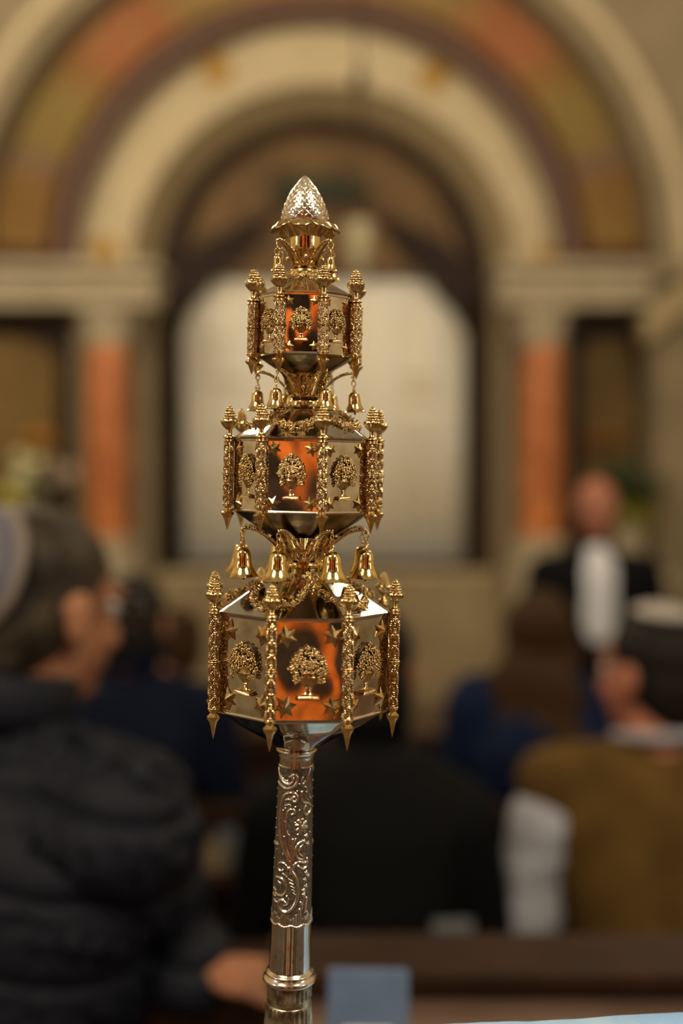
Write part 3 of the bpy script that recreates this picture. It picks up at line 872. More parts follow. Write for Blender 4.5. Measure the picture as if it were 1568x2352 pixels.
for T in TIERS:
    cx = axo(T['yr']); tw = T['tw']
    body = MB()
    # octagonal walls with slightly dished faces
    R = T['R']
    for q in range(8):
        a = octo(R, tw, q-1); b_ = octo(R, tw, q)
        n = 10; vs = []; fs = []
        fc = math.radians(tw + 45*q)
        for i in range(n+1):
            u = i/n
            for j in range(n+1):
                v = j/n
                dish = 1.3*noise.noise(Vector((u*1.7 + q*3.1, v*1.7, T['yt']*.01)))*math.sin(PI*u)*math.sin(PI*v)
                x = a[0]+(b_[0]-a[0])*u + dish*math.sin(fc); y = a[1]+(b_[1]-a[1])*u - dish*math.cos(fc)
                vs.append((cx+x, y, zl_(T['yb'] + (T['yt']-T['yb'])*v)))
        for i in range(n):
            for j in range(n):
                k_ = i*(n+1)+j; fs.append((k_, k_+n+1, k_+n+2, k_+1))
        body.add(vs, fs)
    bo = body.build('tier_casing', PANEL, fin, smooth=True, scale=S)
    tag(bo, {'top': 'topmost and smallest octagonal casing', 'middle': 'middle octagonal casing', 'lower': 'lowest and largest octagonal casing'}[T['n']])
    me_ = bo.data; me_.set_sharp_from_angle(angle=math.radians(25))
    def oct_ring(prof, mi=0):
        m = MB(); vs = []; fs = []
        for (y, r) in prof:
            for q in range(8):
                x, yy = octo(r, tw, q); vs.append((cx+x, yy, zl_(y)))
        n = len(prof)
        for k_ in range(n-1):
            for q in range(8):
                j = (q+1) % 8; fs.append((k_*8+q, k_*8+j, (k_+1)*8+j, (k_+1)*8+q))
        return m.add(vs, fs)
    # roof: octagon morphing to a round dome
    NR = 96; rm = MB(); vs = []; fs = []
    pf = T['roof']; pf = [(T['yt']+2, R-1)] + pf
    for k_, (y, r) in enumerate(dens(pf, 3)):
        f_ = max(0, min(1, (r - T['cr'])/(R - T['cr'])))**.7
        for i in range(NR):
            th = 2*PI*i/NR; d_ = (th - math.radians(tw) + PI/8) % (PI/4) - PI/8
            oc_ = math.cos(PI/8)/math.cos(d_)
            q = r*(oc_*f_ + (1-f_)*.97)
            vs.append((cx + q*math.sin(th), -q*math.cos(th), zl_(y)))
    n = len(vs)//NR
    fs = [(a*NR+i, a*NR+(i+1)%NR, (a+1)*NR+(i+1)%NR, (a+1)*NR+i) for a in range(n-1) for i in range(NR)]
    rm.add(vs, fs).build('roof', SILVER, bo, smooth=True, scale=S, auto=22)
    # base moulding and underside
    oct_ring([(T['yb']-5, R-1), (T['yb']-4, R+3), (T['yb']-1, R+4.5), (T['yb']+2, R+3), (T['yb']+3, R-3)]).build('base_moulding', SILVER, bo, scale=S)
    oct_ring([(T['yt']+6, R-1), (T['yt']+5, R+2.5), (T['yt']+1, R+3), (T['yt'], R-1)]).build('top_moulding', SILVER, bo, scale=S)
    ud = MB(); vs = []
    pf = dens([(T['yb']+2, R-2), (T['yb']*.66+T['cone']*.34, R*.70+T['cr']*.30-2), (T['yb']*.25+T['cone']*.75, R*.22+T['cr']*.78), (T['cone']-4, T['cr']), (T['cone'], T['cr'])], 4)
    for (y, r) in pf:
        f_ = max(0, min(1, (r - T['cr'])/(R - T['cr'])))**.6
        for i in range(NR):
            th = 2*PI*i/NR; d_ = (th - math.radians(tw) + PI/8) % (PI/4) - PI/8
            oc_ = math.cos(PI/8)/math.cos(d_)
            q = r*(oc_*f_ + (1-f_)*.97)
            xx = axo(y) if T['n'] == 'lower' else cx
            xx = cx + (xx-cx)*(1-f_)
            vs.append((xx + q*math.sin(th), -q*math.cos(th), zl_(y)))
    n = len(vs)//NR
    fs = [((a+1)*NR+i, (a+1)*NR+(i+1)%NR, a*NR+(i+1)%NR, a*NR+i) for a in range(n-1) for i in range(NR)]
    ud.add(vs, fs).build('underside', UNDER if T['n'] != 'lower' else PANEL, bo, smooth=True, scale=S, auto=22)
    # stars and flower urns on the faces
    ap = R*math.cos(PI/8); hw = R*math.sin(PI/8); Hf = T['yb'] - T['yt']
    for q in range(8):
        fc = math.radians(tw + 45*q)
        def onface(u, y, out=0.6):
            return Vector(((cx + (ap+out)*math.sin(fc) + u*math.cos(fc))*S, (-(ap+out)*math.cos(fc) + u*math.sin(fc))*S, zl_(y)*S))
        u_ = urn0 if (q == 0 and T['n'] == 'top') else urn0.copy()
        if u_ is not urn0: COL.objects.link(u_)
        u_.parent = bo; 
        us = {'top': (.60, .66), 'middle': (.74, .87), 'lower': (1.0, 1.0)}[T['n']]
        u_.scale = (us[0], us[0], us[1])
        hu = 117*us[1]
        u_.location = onface(-2*us[0], (T['yt']+T['yb'])/2 + hu/2 + 1); u_.rotation_euler = (0, 0, fc)
        sz = {'top': .46, 'middle': .64, 'lower': .96}[T['n']]
        mx_, my_ = hw*.66, {'top': 17, 'middle': 20, 'lower': 33}[T['n']]
        for (sx, sy) in ((-1, 0), (1, 0), (-1, 1), (1, 1)):
            src = star0 if T['n'] != 'top' else star5
            st_ = src.copy(); COL.objects.link(st_); st_.parent = bo
            st_.location = onface(sx*mx_, T['yt']+my_+2 if sy == 0 else T['yb']-my_)
            st_.scale = (sz, sz, sz); rz = random.Random(q*7+sx*3+sy).uniform(-.35, .35)
            st_.rotation_euler = (Matrix.Rotation(fc, 3, 'Z') @ Matrix.Rotation(rz, 3, 'Y')).to_euler()
    # pillars
    for q in range(8):
        a = math.radians(tw + 22.5 + 45*q)
        p0 = pil[T['n']]
        p_ = p0 if q == 0 else copy_tree(p0)
        p_.parent = fin
        L = (T['pb'] - T['pt'])
        p_.location = Vector(((cx + T['RP']*math.sin(a))*S, -T['RP']*math.cos(a)*S, zl_(T['pb'])*S))
        sc = {'lower': 1.0, 'middle': .93, 'top': .72}[T['n']]
        p_.scale = (sc, sc, L/355.0)
        p_.rotation_euler = (random.Random(q+int(T['yt'])).uniform(-.012, .012), random.Random(q*3+int(T['yt'])).uniform(-.012, .012), random.Random(q).uniform(0, .4))
    # garlands of blossoms on the roof
    rr = random.Random(int(T['yt']))
    nsw = {'top': 8, 'middle': 5, 'lower': 5}[T['n']]
    yt, yb = {'top': (634, 646), 'middle': (938, 985), 'lower': (1316, 1376)}[T['n']]
    for q in range(nsw):
        a0 = math.radians({'top': 0, 'middle': 25, 'lower': 12}[T['n']] + 360/nsw*q); a1 = a0 + 2*PI/nsw
        m = MB(); NS = 26 if T['n'] != 'top' else 8
        for i in range(NS+1):
            t = i/NS
            th = a0 + (a1-a0)*t; sag = 1 - (2*t-1)**2
            y = yt + (yb-yt)*sag**.8
            r = roof_r(T, y)*(.96) + 3
            wd = (6.0 + 4.2*sag)*(1 if T['n'] != 'top' else .9)
            c = Vector((cx + r*math.sin(th), -r*math.cos(th), zl_(y)+2))
            for z in range(6):
                d_ = Vector((rr.uniform(-1, 1), rr.uniform(-1, 1), rr.uniform(-1, 1)))*wd*.7
                if rr.random() < .4:
                    pc = c + d_; rr_2 = rr.uniform(3.4, 5.0)*(.75 if T['n'] == 'top' else 1)
                    m.ell(pc, rr_2*.6, 7, 5)
                    for w2 in range(5):
                        aa = 2*PI*w2/5
                        m.ell(pc + Vector((math.cos(th)*math.cos(aa), math.sin(th)*math.cos(aa), math.sin(aa)))*rr_2*.8, rr_2*.45, 6, 5)
                else:
                    M = Euler((rr.uniform(0, 6), rr.uniform(0, 6), rr.uniform(0, 6))).to_matrix()
                    m.ell(c + d_, (2.6, 1.4, 5.6) if T['n'] != 'top' else (1.6, 1.2, 3.4), 7, 6, M=M)
        if T['n'] != 'top':   # hanging tail of leaves at the fixing point
            for z in range(12):
                y = yt - 6 + z*3.4; r = roof_r(T, y) + 3
                th = a0 + rr.uniform(-.04, .04)
                M = Euler((rr.uniform(-.6, .6), rr.uniform(-.6, .6), 0)).to_matrix()
                m.ell((cx + r*math.sin(th), -r*math.cos(th), zl_(y)), (2.6, 1.6, 5.2), 7, 6, M=M)
        m.build('flower_garland', GOLD_R, bo, smooth=True, scale=S)
for o in (star0, star5): bpy.data.objects.remove(o)

# --- bells with chains on scrolled brackets
def torus(m, c, R, r, axis_rot, n=16, k_=7):
    pts = [Vector((R*math.cos(2*PI*i/n), 0, R*1.35*math.sin(2*PI*i/n))) for i in range(n)]
    Rm = Matrix.Rotation(axis_rot, 3, 'Z')
    m.tube([Vector(c) + Rm @ p for p in pts], r, k_, closed=True)
def bell_obj(h=64.0, r=36.0, chain=40.0):
    """origin at the hook; bell hangs below"""
    z0 = -chain
    P_ = [(.02,0),(.16,-.01),(.30,-.035),(.42,-.085),(.49,-.16),(.52,-.26),(.535,-.29),(.54,-.40),(.56,-.50),(.60,-.60),(.66,-.70),(.70,-.735),(.72,-.76),(.80,-.85),(.90,-.93),(1.0,-.985),(1.0,-1.0),(.96,-1.0),(.84,-.92),(.68,-.78),(.58,-.66),(.50,-.45),(.46,-.2),(.30,-.08),(.02,-.05)]
    m = MB().lathe([(a*r, z0 + b_*h) for a, b_ in P_], 48)
    m.tube([(r*.16*math.cos(PI*i/8), 0, z0 + r*.02 + r*.22*math.sin(PI*i/8)) for i in range(9)], r*.05, 8)
    b = m.build('bell', GOLD, None, smooth=True, scale=S, auto=35)
    n = max(2, round(chain/13)); c = MB(); st = chain/n
    for i in range(n):
        torus(c, (0, 0, -st*(i+.45)), st*.42, 1.5 if r > 30 else 1.25, (PI/2)*(i % 2) + .3)
    c.build('chain', GOLD, b, smooth=True, scale=S)
    cl = MB().tube([(0, 0, z0-.1*h), (0, 0, z0-.98*h)], 1.1, 6).ell((0, 0, z0-1.05*h), (2.6, 2.6, 4.0), 10, 7)
    cl.build('clapper', mat('dark_iron', (0.05, 0.035, 0.02), 0.5, 0.8), b, smooth=True, scale=S)
    return b
def bracket(r0, y0, r1, y1, a, yref, wdt):
    """flat leafy arm sweeping from the neck (r0,y0) up and out to the hook (r1,y1)"""
    m = MB(); N = 28; pts = []; top = []; vs = []; fs = []
    for i in range(N+1):
        t = i/N
        r = r0 + (r1-r0)*(t**.95); y = y0 + (y1-y0)*(math.sin(t*PI/2)**.72)
        w_ = wdt*(1-t)**.75 + 2.6 + 1.3*abs(math.sin(t*16))
        th_ = 1.7
        for (su, sv) in ((-1, -1), (0, -1.9), (1, -1), (1, 1), (0, 1.9), (-1, 1)):
            x = su*w_; zz = zl_(y) + sv*th_
            vs.append((axo(yref) + r*math.sin(a) + x*math.cos(a), -r*math.cos(a) + x*math.sin(a), zz + (1.4*math.cos(t*30) if su == 0 and sv > 0 else 0)))
    for i in range(N):
        for j in range(6):
            k2 = (j+1) % 6; fs.append((i*6+j, i*6+k2, (i+1)*6+k2, (i+1)*6+j))
    fs += [tuple(range(6))[::-1], tuple(N*6+j for j in range(6))]
    m.add(vs, fs)
    # curled tip
    pts = []
    for i in range(14):
        b_ = 1.2*PI*i/13
        pts.append((axo(yref) + (r1 + 4.4*math.sin(b_))*math.sin(a), -(r1 + 4.4*math.sin(b_))*math.cos(a), zl_(y1) - 4.4 + 4.4*math.cos(b_)))
    m.tube(pts, [2.6 - .09*i for i in range(14)], 8)
    rr = random.Random(int(a*100)+int(y1))
    for i in range(int(5*wdt/8)+5):   # leaf beads along the edges
        t = (i+.5)/(int(5*wdt/8)+5); r = r0 + (r1-r0)*(t**.95); y = y0 + (y1-y0)*(math.sin(t*PI/2)**.72)
        for su in (-1, 1):
            w_ = wdt*(1-t)**.75 + 2.6
            x = su*w_
            m.ell((axo(yref) + r*math.sin(a) + x*math.cos(a), -r*math.cos(a) + x*math.sin(a), zl_(y)+1), (2.3, 2.3, 2.8), 7, 5)
    return m
for (name, n_, a0, R, yh, r0, y0, yref, h, r, ch, wdt) in (
        ('upper', 4, -46, 82, 562, 30, 606, 590, 36, 17, 30, 9),
        ('middle', 6, -33, 107, 856, 36, 906, 890, 47, 25, 36, 13),
        ('lower', 8, -19, 148, 1211, 50, 1272, 1265, 65, 36, 38, 17)):
    b0 = bell_obj(h, r, ch)
    for q in range(n_):
        a = math.radians(a0 + 360/n_*q)
        bracket(r0, y0, R, yh, a, yref, wdt).build('scroll_bracket', GOLD_R, fin, smooth=True, scale=S)
        bb = b0 if q == 0 else copy_tree(b0)
        bb.parent = fin
        bb.location = Vector(((axo(yref) + (R+3)*math.sin(a))*S, -(R+3)*math.cos(a)*S, (zl_(yh) - 6)*S))
        rg_ = random.Random(q*13+n_)
        bb.rotation_euler = (rg_.uniform(-.05, .05), -LEAN + rg_.uniform(-.05, .05), rg_.uniform(0, 3))

# --- stem with raised scrolls
def stem():
    # photo-space curves from the enlarged view: X = (px-560)*3.304, Y = (py-1640)*3.304
    C = []
    def c(pts, w_=7, h=1.0): C.append((pts, w_, h))
    c([(265,400),(268,430),(282,465),(310,492),(345,500),(372,485),(380,460),(368,440),(352,445)], 8)
    c([(262,505),(300,528),(345,532),(385,512),(408,478),(410,445),(392,428),(372,434),(366,452)], 9)
    c([(290,450),(300,470),(335,478)], 6, .7)
    c([(385,592),(370,605),(380,628),(402,622),(412,595),(395,568),(355,562),(312,585),(290,640),(277,720),(272,820),(280,900),(305,985),(345,1065),(368,1110)], 9, 1.1)
    c([(320,620),(345,610),(375,625)], 6, .8)
    c([(368,722),(388,712),(386,690),(362,684),(338,705),(328,760),(326,830),(338,880)], 8)
    c([(300,700),(298,800),(308,900)], 5, .7); c([(315,660),(350,650),(360,668)], 5, .7)
    c([(345,875),(352,950),(365,1030),(368,1100)], 7, .9); c([(375,905),(370,980),(372,1090)], 7, .9); c([(312,890),(330,980),(352,1050)], 6, .8); c([(400,900),(385,960),(388,1010),(378,1070)], 5, .7)
    c([(440,925),(408,955),(398,1000),(415,1045),(450,1060)], 8, .9); c([(455,945),(430,975),(425,1010),(450,1035)], 6, .8)
    c([(485,1060),(470,1085),(425,1075),(392,1092),(368,1130),(360,1165)], 8); c([(420,1105),(450,1128),(478,1118),(488,1085)], 7)
    c([(300,1140),(280,1150),(264,1130),(268,1100),(295,1085),(325,1102),(335,1130)], 7)
    c([(345,1120),(385,1165),(412,1230),(415,1310),(395,1385),(350,1440),(305,1448),(270,1420),(268,1380),(295,1362),(318,1380)], 10, 1.1)
    c([(300,1165),(330,1185),(350,1215)], 5, .8); c([(248,1205),(290,1205),(320,1240),(325,1290),(300,1325),(262,1335),(240,1322)], 7, .9)
    c([(262,1230),(285,1250),(275,1300)], 5, .7); c([(330,1330),(345,1355),(335,1390),(310,1400)], 6, .8)
    for q in range(5): c([(345+q*9, 1200+q*26), (375+q*6, 1215+q*26)], 4, .7)
    c([(508,395),(492,440),(484,500),(490,560),(512,612)], 7, .9); c([(500,430),(505,500),(512,560)], 5, .7)
    c([(455,448),(444,475),(455,498),(470,480)], 6, .8); c([(448,555),(445,600),(460,635),(500,650),(512,680),(500,720),(475,728),(462,700),(475,665)], 7, .9)
    c([(480,560),(478,600),(495,625)], 5, .7); c([(470,520),(490,545)], 5, .7)
    for (x, y) in ((443,810),):
        for q in range(8):
            a = 2*PI*q/8+.2; c([(x+14*math.cos(a), y+16*math.sin(a)), (x+40*math.cos(a), y+50*math.sin(a))], 10, 1.0)
        c([(x-2, y), (x+2, y)], 13, 1.5)
    for (x, y) in ((480,890),(462,925),(490,950),(478,1165),(468,1215),(492,1190),(458,1292),(475,1265),(460,1325),(232,965),(252,960),(232,1345),(240,1385),(236,1300)):
        for q in range(4):
            a = 2*PI*q/4+.4; c([(x+7*math.cos(a), y+8*math.sin(a)), (x+10*math.cos(a), y+12*math.sin(a))], 6, .8)
        c([(x, y), (x+1, y)], 5, 1.2)
    for (x, y) in ((428,495),(410,548),(395,665),(428,690),(318,680),(315,780),(400,1180),(395,780),(300,1020),(505,870),(415,870),(440,1400),(245,620),(248,700),(246,780),(242,850),(256,900),(250,560),(252,1000),(230,1080),(228,1150)):
        c([(x, y), (x+1, y)], 5, .9)
    c([(468,1340),(450,1400),(432,1455),(425,1490)], 4, .7)
    for (x, y, a) in ((478,1375,.5),(440,1400,-.5),(470,1430,.4),(430,1450,-.4),(480,1480,.5)):
        c([(x-10*math.sin(a), y+22), (x+8*math.sin(a), y-18)], 11, .8)
    # convert to arc-length / row coordinates at each row
    ys0, ys1 = 1742.0, 2122.0
    NV, NU = 400, 260
    ys = np.linspace(ys0, ys1, NV)
    rad = np.interp(ys, [1742, 1761, 1943, 2122], [38.5, 39, 44, 46.5])
    H = np.zeros((NV, NU)); DM = np.full((NV, NU), 9.0); TH = (np.arange(NU)/NU)*2*PI
    TH = np.where(TH > PI, TH-2*PI, TH)
    def cxrow(y): return np.interp(y, [1700, 1760, 2240], [681, 679.5, 665])
    segs = []
    def cr_(P_):
        if len(P_) < 3: return P_
        P2 = [P_[0]] + list(P_) + [P_[-1]]; out = []
        for i in range(1, len(P2)-2):
            for t in (0, .25, .5, .75):
                f_ = lambda k_: .5*(2*P2[i][k_] + (P2[i+1][k_]-P2[i-1][k_])*t + (2*P2[i-1][k_]-5*P2[i][k_]+4*P2[i+1][k_]-P2[i+2][k_])*t*t + (-P2[i-1][k_]+3*P2[i][k_]-3*P2[i+1][k_]+P2[i+2][k_])*t**3)
                out.append((f_(0), f_(1)))
        return out + [P_[-1]]
    for pts, w_, h in C:
        q = []
        for (X, Y) in cr_(pts):
            py = 1640 + Y/3.304; px = 560 + X/3.304
            r = np.interp(py, [1742, 1761, 1943, 2122], [38.5, 39, 44, 46.5])*1.018
            s_ = max(-.995, min(.995, (px - cxrow(py))/r))
            q.append((math.asin(s_), py))
        segs.append((q, w_*1.22/3.304, h))
    for rep in (0, PI*.98):
        for q, w_, h in segs:
            for (a, b_) in zip(q, q[1:]):
                ya_, yb_ = min(a[1], b_[1]) - w_ - 1, max(a[1], b_[1]) + w_ + 1
                i0, i1 = np.searchsorted(ys, ya_), np.searchsorted(ys, yb_)
                if i1 <= i0: continue
                Yg = ys[i0:i1][:, None]; R_ = rad[i0:i1][:, None]
                dth = (TH[None, :] - a[0] - rep + PI) % (2*PI) - PI
                Xg = dth * R_
                bx = (b_[0]-a[0])*R_; by = b_[1]-a[1]
                t = np.clip((Xg*bx + (Yg-a[1])*by)/(bx*bx + by*by + 1e-9), 0, 1)
                d = np.sqrt((Xg - t*bx)**2 + (Yg - a[1] - t*by)**2)
                hh = h*np.sqrt(np.clip(1 - (d/w_)**2, 0, 1))
                H[i0:i1] = np.maximum(H[i0:i1], hh); DM[i0:i1] = np.minimum(DM[i0:i1], d - w_)
    ridge = H > .25
    # flutes and scalloped lower border
    low = 2108 + 4*np.abs(np.sin(TH*5))[None, :]
    fl2 = (ys[:, None] > 2088 + 6*np.cos(TH*10)[None, :]) & (ys[:, None] < low)
    H = np.where(fl2, np.maximum(H, .9*np.abs(np.cos(TH*26))[None, :]-.15), H)
    bd = np.abs(ys[:, None] - low) < 2.2
    H = np.where(bd, 1.2, H)
    vs = []; fs = []; mi = []
    for a in range(NV):
        ax_ = axo(float(ys[a])); R0 = float(rad[a])
        for i in range(NU):
            t = float(TH[i]); g = .22*noise.noise(Vector((math.cos(t)*14, math.sin(t)*14, ys[a]*.33))) if H[a, i] < .1 else 0
            q = R0 - .9 + 2.9*float(H[a, i]) + g
            vs.append((ax_ + q*math.sin(t), -q*math.cos(t), zl_(float(ys[a]))))
    Hm = H
    for a in range(NV-1):
        yv = ys[a]
        for i in range(NU):
            j = (i+1) % NU
            s4 = Hm[a, i]+Hm[a, j]+Hm[a+1, i]+Hm[a+1, j]
            fs.append(((a+1)*NU+i, (a+1)*NU+j, a*NU+j, a*NU+i)); mi.append(0 if (s4 > .9 or yv < 1757) else (2 if DM[a, i] < .75 else 1))
    m = MB(); m.v = vs; m.f = fs; m.m = mi
    return m
stm = stem()
stm.build('embossed_stem', [SILVER_R, SILVER_D, SILVER_K], fin, smooth=True, scale=S)
# top ring of the stem, smooth sleeve, collar ring, lower sleeve
def lat(name, pts, y_is, material, n=96, dn=1, mod=None, auto=50):
    m = MB(); vs = []; P_ = dens(pts, dn) if dn > 1 else pts
    for k_, (y, r) in enumerate(P_):
        for i in range(n):
            t = 2*PI*i/n; q = r*(mod(t, y) if mod else 1)
            vs.append((axo(y) + q*math.sin(t), -q*math.cos(t), zl_(y)))
    N = len(P_)
    fs = [((a+1)*n+i, (a+1)*n+(i+1)%n, a*n+(i+1)%n, a*n+i) for a in range(N-1) for i in range(n)]
    fs += [tuple(range(n)), tuple((N-1)*n+i for i in range(n))[::-1]]
    return m.add(vs, fs).build(name, material, fin, smooth=True, scale=S, auto=auto)
lat('stem_rim', [(1716,40),(1717,45.5),(1719,47.2),(1722,46.8),(1726,43),(1729,41),(1731,41.5),(1734,41.2),(1736,39.5),(1742,39),(1753,39),(1754,40.3),(1756,40.3),(1757,38)], 0, SILVER_R)
m = lat('engraved_sleeve', [(2112,46.2),(2150,46.8),(2200,48.2),(2222,49.0),(2240,49.4)], 0, SILVER, dn=6)
lat('collar_ring', [(2218,47),(2222,50),(2227,55),(2231,55.5),(2234,57),(2240,61),(2245,61.5),(2250,58),(2252,53),(2252,50)], 0, SILVER_R, dn=3)
lat('lower_sleeve', [(2248,50.5),(2256,50.5),(2285,51.5),(2287,50.3),(2297,50.6),(2299,52),(2352,54.5),(2430,56)], 0, mat('tarnished_fluted_silver', (0.62, 0.55, 0.38), 0.32, 0.95, color2=(0.17, 0.13, 0.08), noise_scale=150),
    n=240, dn=8, mod=lambda t, y: 1 + ((.026*math.cos(26*t)) if y > 2299 or 2260 < y < 2285 else 0))
# engraved characters on the sleeve: thin dark inlaid strokes following the curve
def strokes_obj():
    G = {'1': [((0,0),(0,9)), ((0,9),(-1.5,7.5))], '6': [((3,9),(0,5)), ((0,5),(0,1.5)), ((0,1.5),(1.5,0)), ((1.5,0),(3,1.5)), ((3,1.5),(3,4)), ((3,4),(0,4.6))],
         '7': [((0,9),(4,9)), ((4,9),(1.5,0))], '4': [((3,0),(3,9)), ((3,9),(0,3)), ((0,3),(4.4,3))], '8': [((2,9),(.4,7.2)), ((.4,7.2),(3.6,2)), ((3.6,2),(2,0)), ((2,0),(.4,2)), ((.4,2),(3.6,7.2)), ((3.6,7.2),(2,9))],
         'L': [((0,9),(0,0)), ((0,0),(4,0))], '.': [((0,0),(0,1))]}
    m = MB()
    for (txt, a0, y) in (('L', -36, 2185), ('1', -9, 2195), ('6', 7, 2192), ('7', 24, 2188), ('6', -30, 2222), ('.', -20, 2224), ('48', -11, 2226), ('4', 22, 2218)):
        x = a0
        for ch in txt:
            for (p, q) in G[ch]:
                pts = []
                for t in (0, .5, 1):
                    u = (x + (p[0]+(q[0]-p[0])*t)*1.15)/48.0; yy = y - (p[1]+(q[1]-p[1])*t)*1.1
                    r = 47.9 + (yy-2185)*.033
                    pts.append((axo(yy) + r*math.sin(u), -r*math.cos(u), zl_(yy)))
                m.tube(pts, .75, 6)
            x += 7
    return m
strokes_obj().build('engraved_characters', SILVER_K, fin, smooth=True, scale=S)

# ================================================================== MANTLE, DESK, BOOKS
CLOTHB = mat('light_blue_mantle', (0.20, 0.35, 0.58), 0.8, color2=(0.31, 0.44, 0.60), noise_scale=28, bump=.4, bump_scale=300, bump_dist=.001)
mant = empty('torah_mantle', (.11, .64, .80))
tag(mant, 'light blue cloth torah mantle below the finial at the bottom edge', 'torah mantle')
def mantle():
    m = MB(); NX, NY = 90, 24; W, D = .175, .085
    def ztop(x):
        px = x*F/.585 + 784
        pts = [(540, 2400), (585, 2352), (600, 2338), (618, 2346), (660, 2366), (720, 2372), (880, 2362), (940, 2350), (1060, 2346), (1200, 2340), (1330, 2333), (1568, 2319), (1800, 2330), (2000, 2400)]
        for (a, ya), (b_, yb_) in zip(pts, pts[1:]):
            if px <= b_: y = ya + (yb_-ya)*(max(px, a)-a)/(b_-a); break
        else: y = 2400
        y += 1.6*noise.noise(Vector((px*.09, 0, 0))) + 1.2*noise.noise(Vector((px*.31, 3, 0)))
        return CZ - (y - HY)*.585/F
    vs = []; fs = []; loops = []
    N = 120
    # vertical skirt + domed top, oval plan
    def plan(t, s_): return (.11 + W*s_*math.copysign(abs(math.cos(t))**.8, math.cos(t)), .645 + D*s_*math.copysign(abs(math.sin(t))**.8, math.sin(t)))
    rows = [(0, 1.03), (.25, 1.01), (.48, 1.0)]
    for (z, s_) in rows:
        for i in range(N):
            t = 2*PI*i/N; x, y = plan(t, s_*(1+.012*math.sin(t*22)*(1 - z)))
            vs.append((x-.11, y-.64, z))
    for s_ in (.98, .93, .86, .74, .6, .45, .3, .15, .02):
        for i in range(N):
            t = 2*PI*i/N; x, y = plan(t, s_)
            yd = abs(y-.645)/D
            zz = ztop(x) - .80 - max(0, math.hypot((x-.11)/W, (y-.645)/D) - .95)*.10
            zz -= max(0, y - .583) * .57 + max(0, .575 - y)*.15
            vs.append((x-.11, y-.64, zz))
    nr = len(vs)//N
    for a in range(nr-1):
        for i in range(N):
            fs.append((a*N+i, a*N+(i+1)%N, (a+1)*N+(i+1)%N, (a+1)*N+i))
    fs.append(tuple(range(N))[::-1]); fs.append(tuple((nr-1)*N+i for i in range(N)))
    return m.add(vs, fs)
mantle().build('mantle_cloth', CLOTHB, mant, smooth=True)

desk = empty('reading_desk', (0.1, .9, 0))
tag(desk, 'dark wooden reading desk with a raised back rail along the bottom', 'desk')
DW0, DW1 = -.150, 1.75
MB().box((DW0, -.12, 1.045), (DW1, .32, 1.067)).build('book_ledge', mat('worn_desk_top', (0.125, 0.075, 0.055), 0.5, color2=(0.09, 0.05, 0.035), noise_scale=10), desk)
MB().box((DW0-.02, .32, 1.02), (DW1+.02, .40, 1.091)).box((DW0-.03, .305, 1.080), (DW1+.03, .415, 1.0985)).build('back_rail', WOOD, desk)
MB().box((DW0, -.60, .775), (DW1, -.10, .80)).build('desk_top', WOOD_M, desk)
MB().box((DW0, -.12, .80), (DW1, -.10, 1.045)).build('riser', WOOD, desk)
MB().box((DW0, -.58, 0), (DW1, -.55, .775)).box((DW0, .36, 0), (DW1, .39, 1.02)).build('front_panel', WOOD, desk)
for x in (DW0, DW1-.03):
    MB().box((x, -.55, 0), (x+.03, .36, .775)).box((x, -.10, .775), (x+.03, .32, 1.045)).build('side_panel', WOOD, desk)

def book(name, w_, h, t, color, label, loc, rot, stripe=None, cat='book'):
    o = empty(name, loc, rot); tag(o, label, cat)
    m = MB().box((-w_/2, -t/2, 0), (w_/2, -t/2+.003, h)).box((-w_/2, t/2-.003, 0), (w_/2, t/2, h)).box((-w_/2, -t/2+.003, 0), (-w_/2+.003, t/2-.003, h))
    m.build('cover', color, o)
    MB().box((-w_/2+.004, -t/2+.003, .003), (w_/2-.004, t/2-.003, h-.003)).build('pages', mat('book_pages', (.62, .58, .5), .8), o)
    if stripe:
        s_ = MB()
        for q in range(9):
            s_.box((-w_*.30+q*w_*.068, -t/2-.0008, h*.52), (-w_*.30+q*w_*.068+w_*.050, -t/2+.0002, h*.62))
        s_.build('title_lettering', stripe, o)
    return o
book('prayer_book', .073, .122, .014, mat('slate_blue_cover', (0.095, 0.135, 0.22), .6, color2=(0.08, 0.115, 0.19), noise_scale=30),
     'small slate-blue book with pale title standing on the desk ledge right of the finial', PX(838, 2500, 1.0) + Vector((0, .12, 0)), (-.12, .035, .05), mat('pale_title', (.75, .76, .72), .6))
bpy.data.objects['prayer_book'].location = (wx(838, 1.0), 1.0, 1.0695)

# ================================================================== PEOPLE
SKIN = mat('skin_warm', (0.34, 0.155, 0.078), 0.55, spec=.3, color2=(0.27, 0.11, 0.055), noise_scale=14)
SKIN_P = mat('skin_ruddy', (0.40, 0.155, 0.09), 0.55, spec=.3, color2=(0.33, 0.115, 0.065), noise_scale=14)
TROUS = mat('black_trousers', (0.012, 0.012, 0.014), 0.8)
SHOE = mat('black_leather', (0.012, 0.010, 0.009), 0.4)
EYEW = mat('eye_white', (.55, .5, .45), .3); IRIS = mat('dark_iris', (.03, .02, .015), .2)

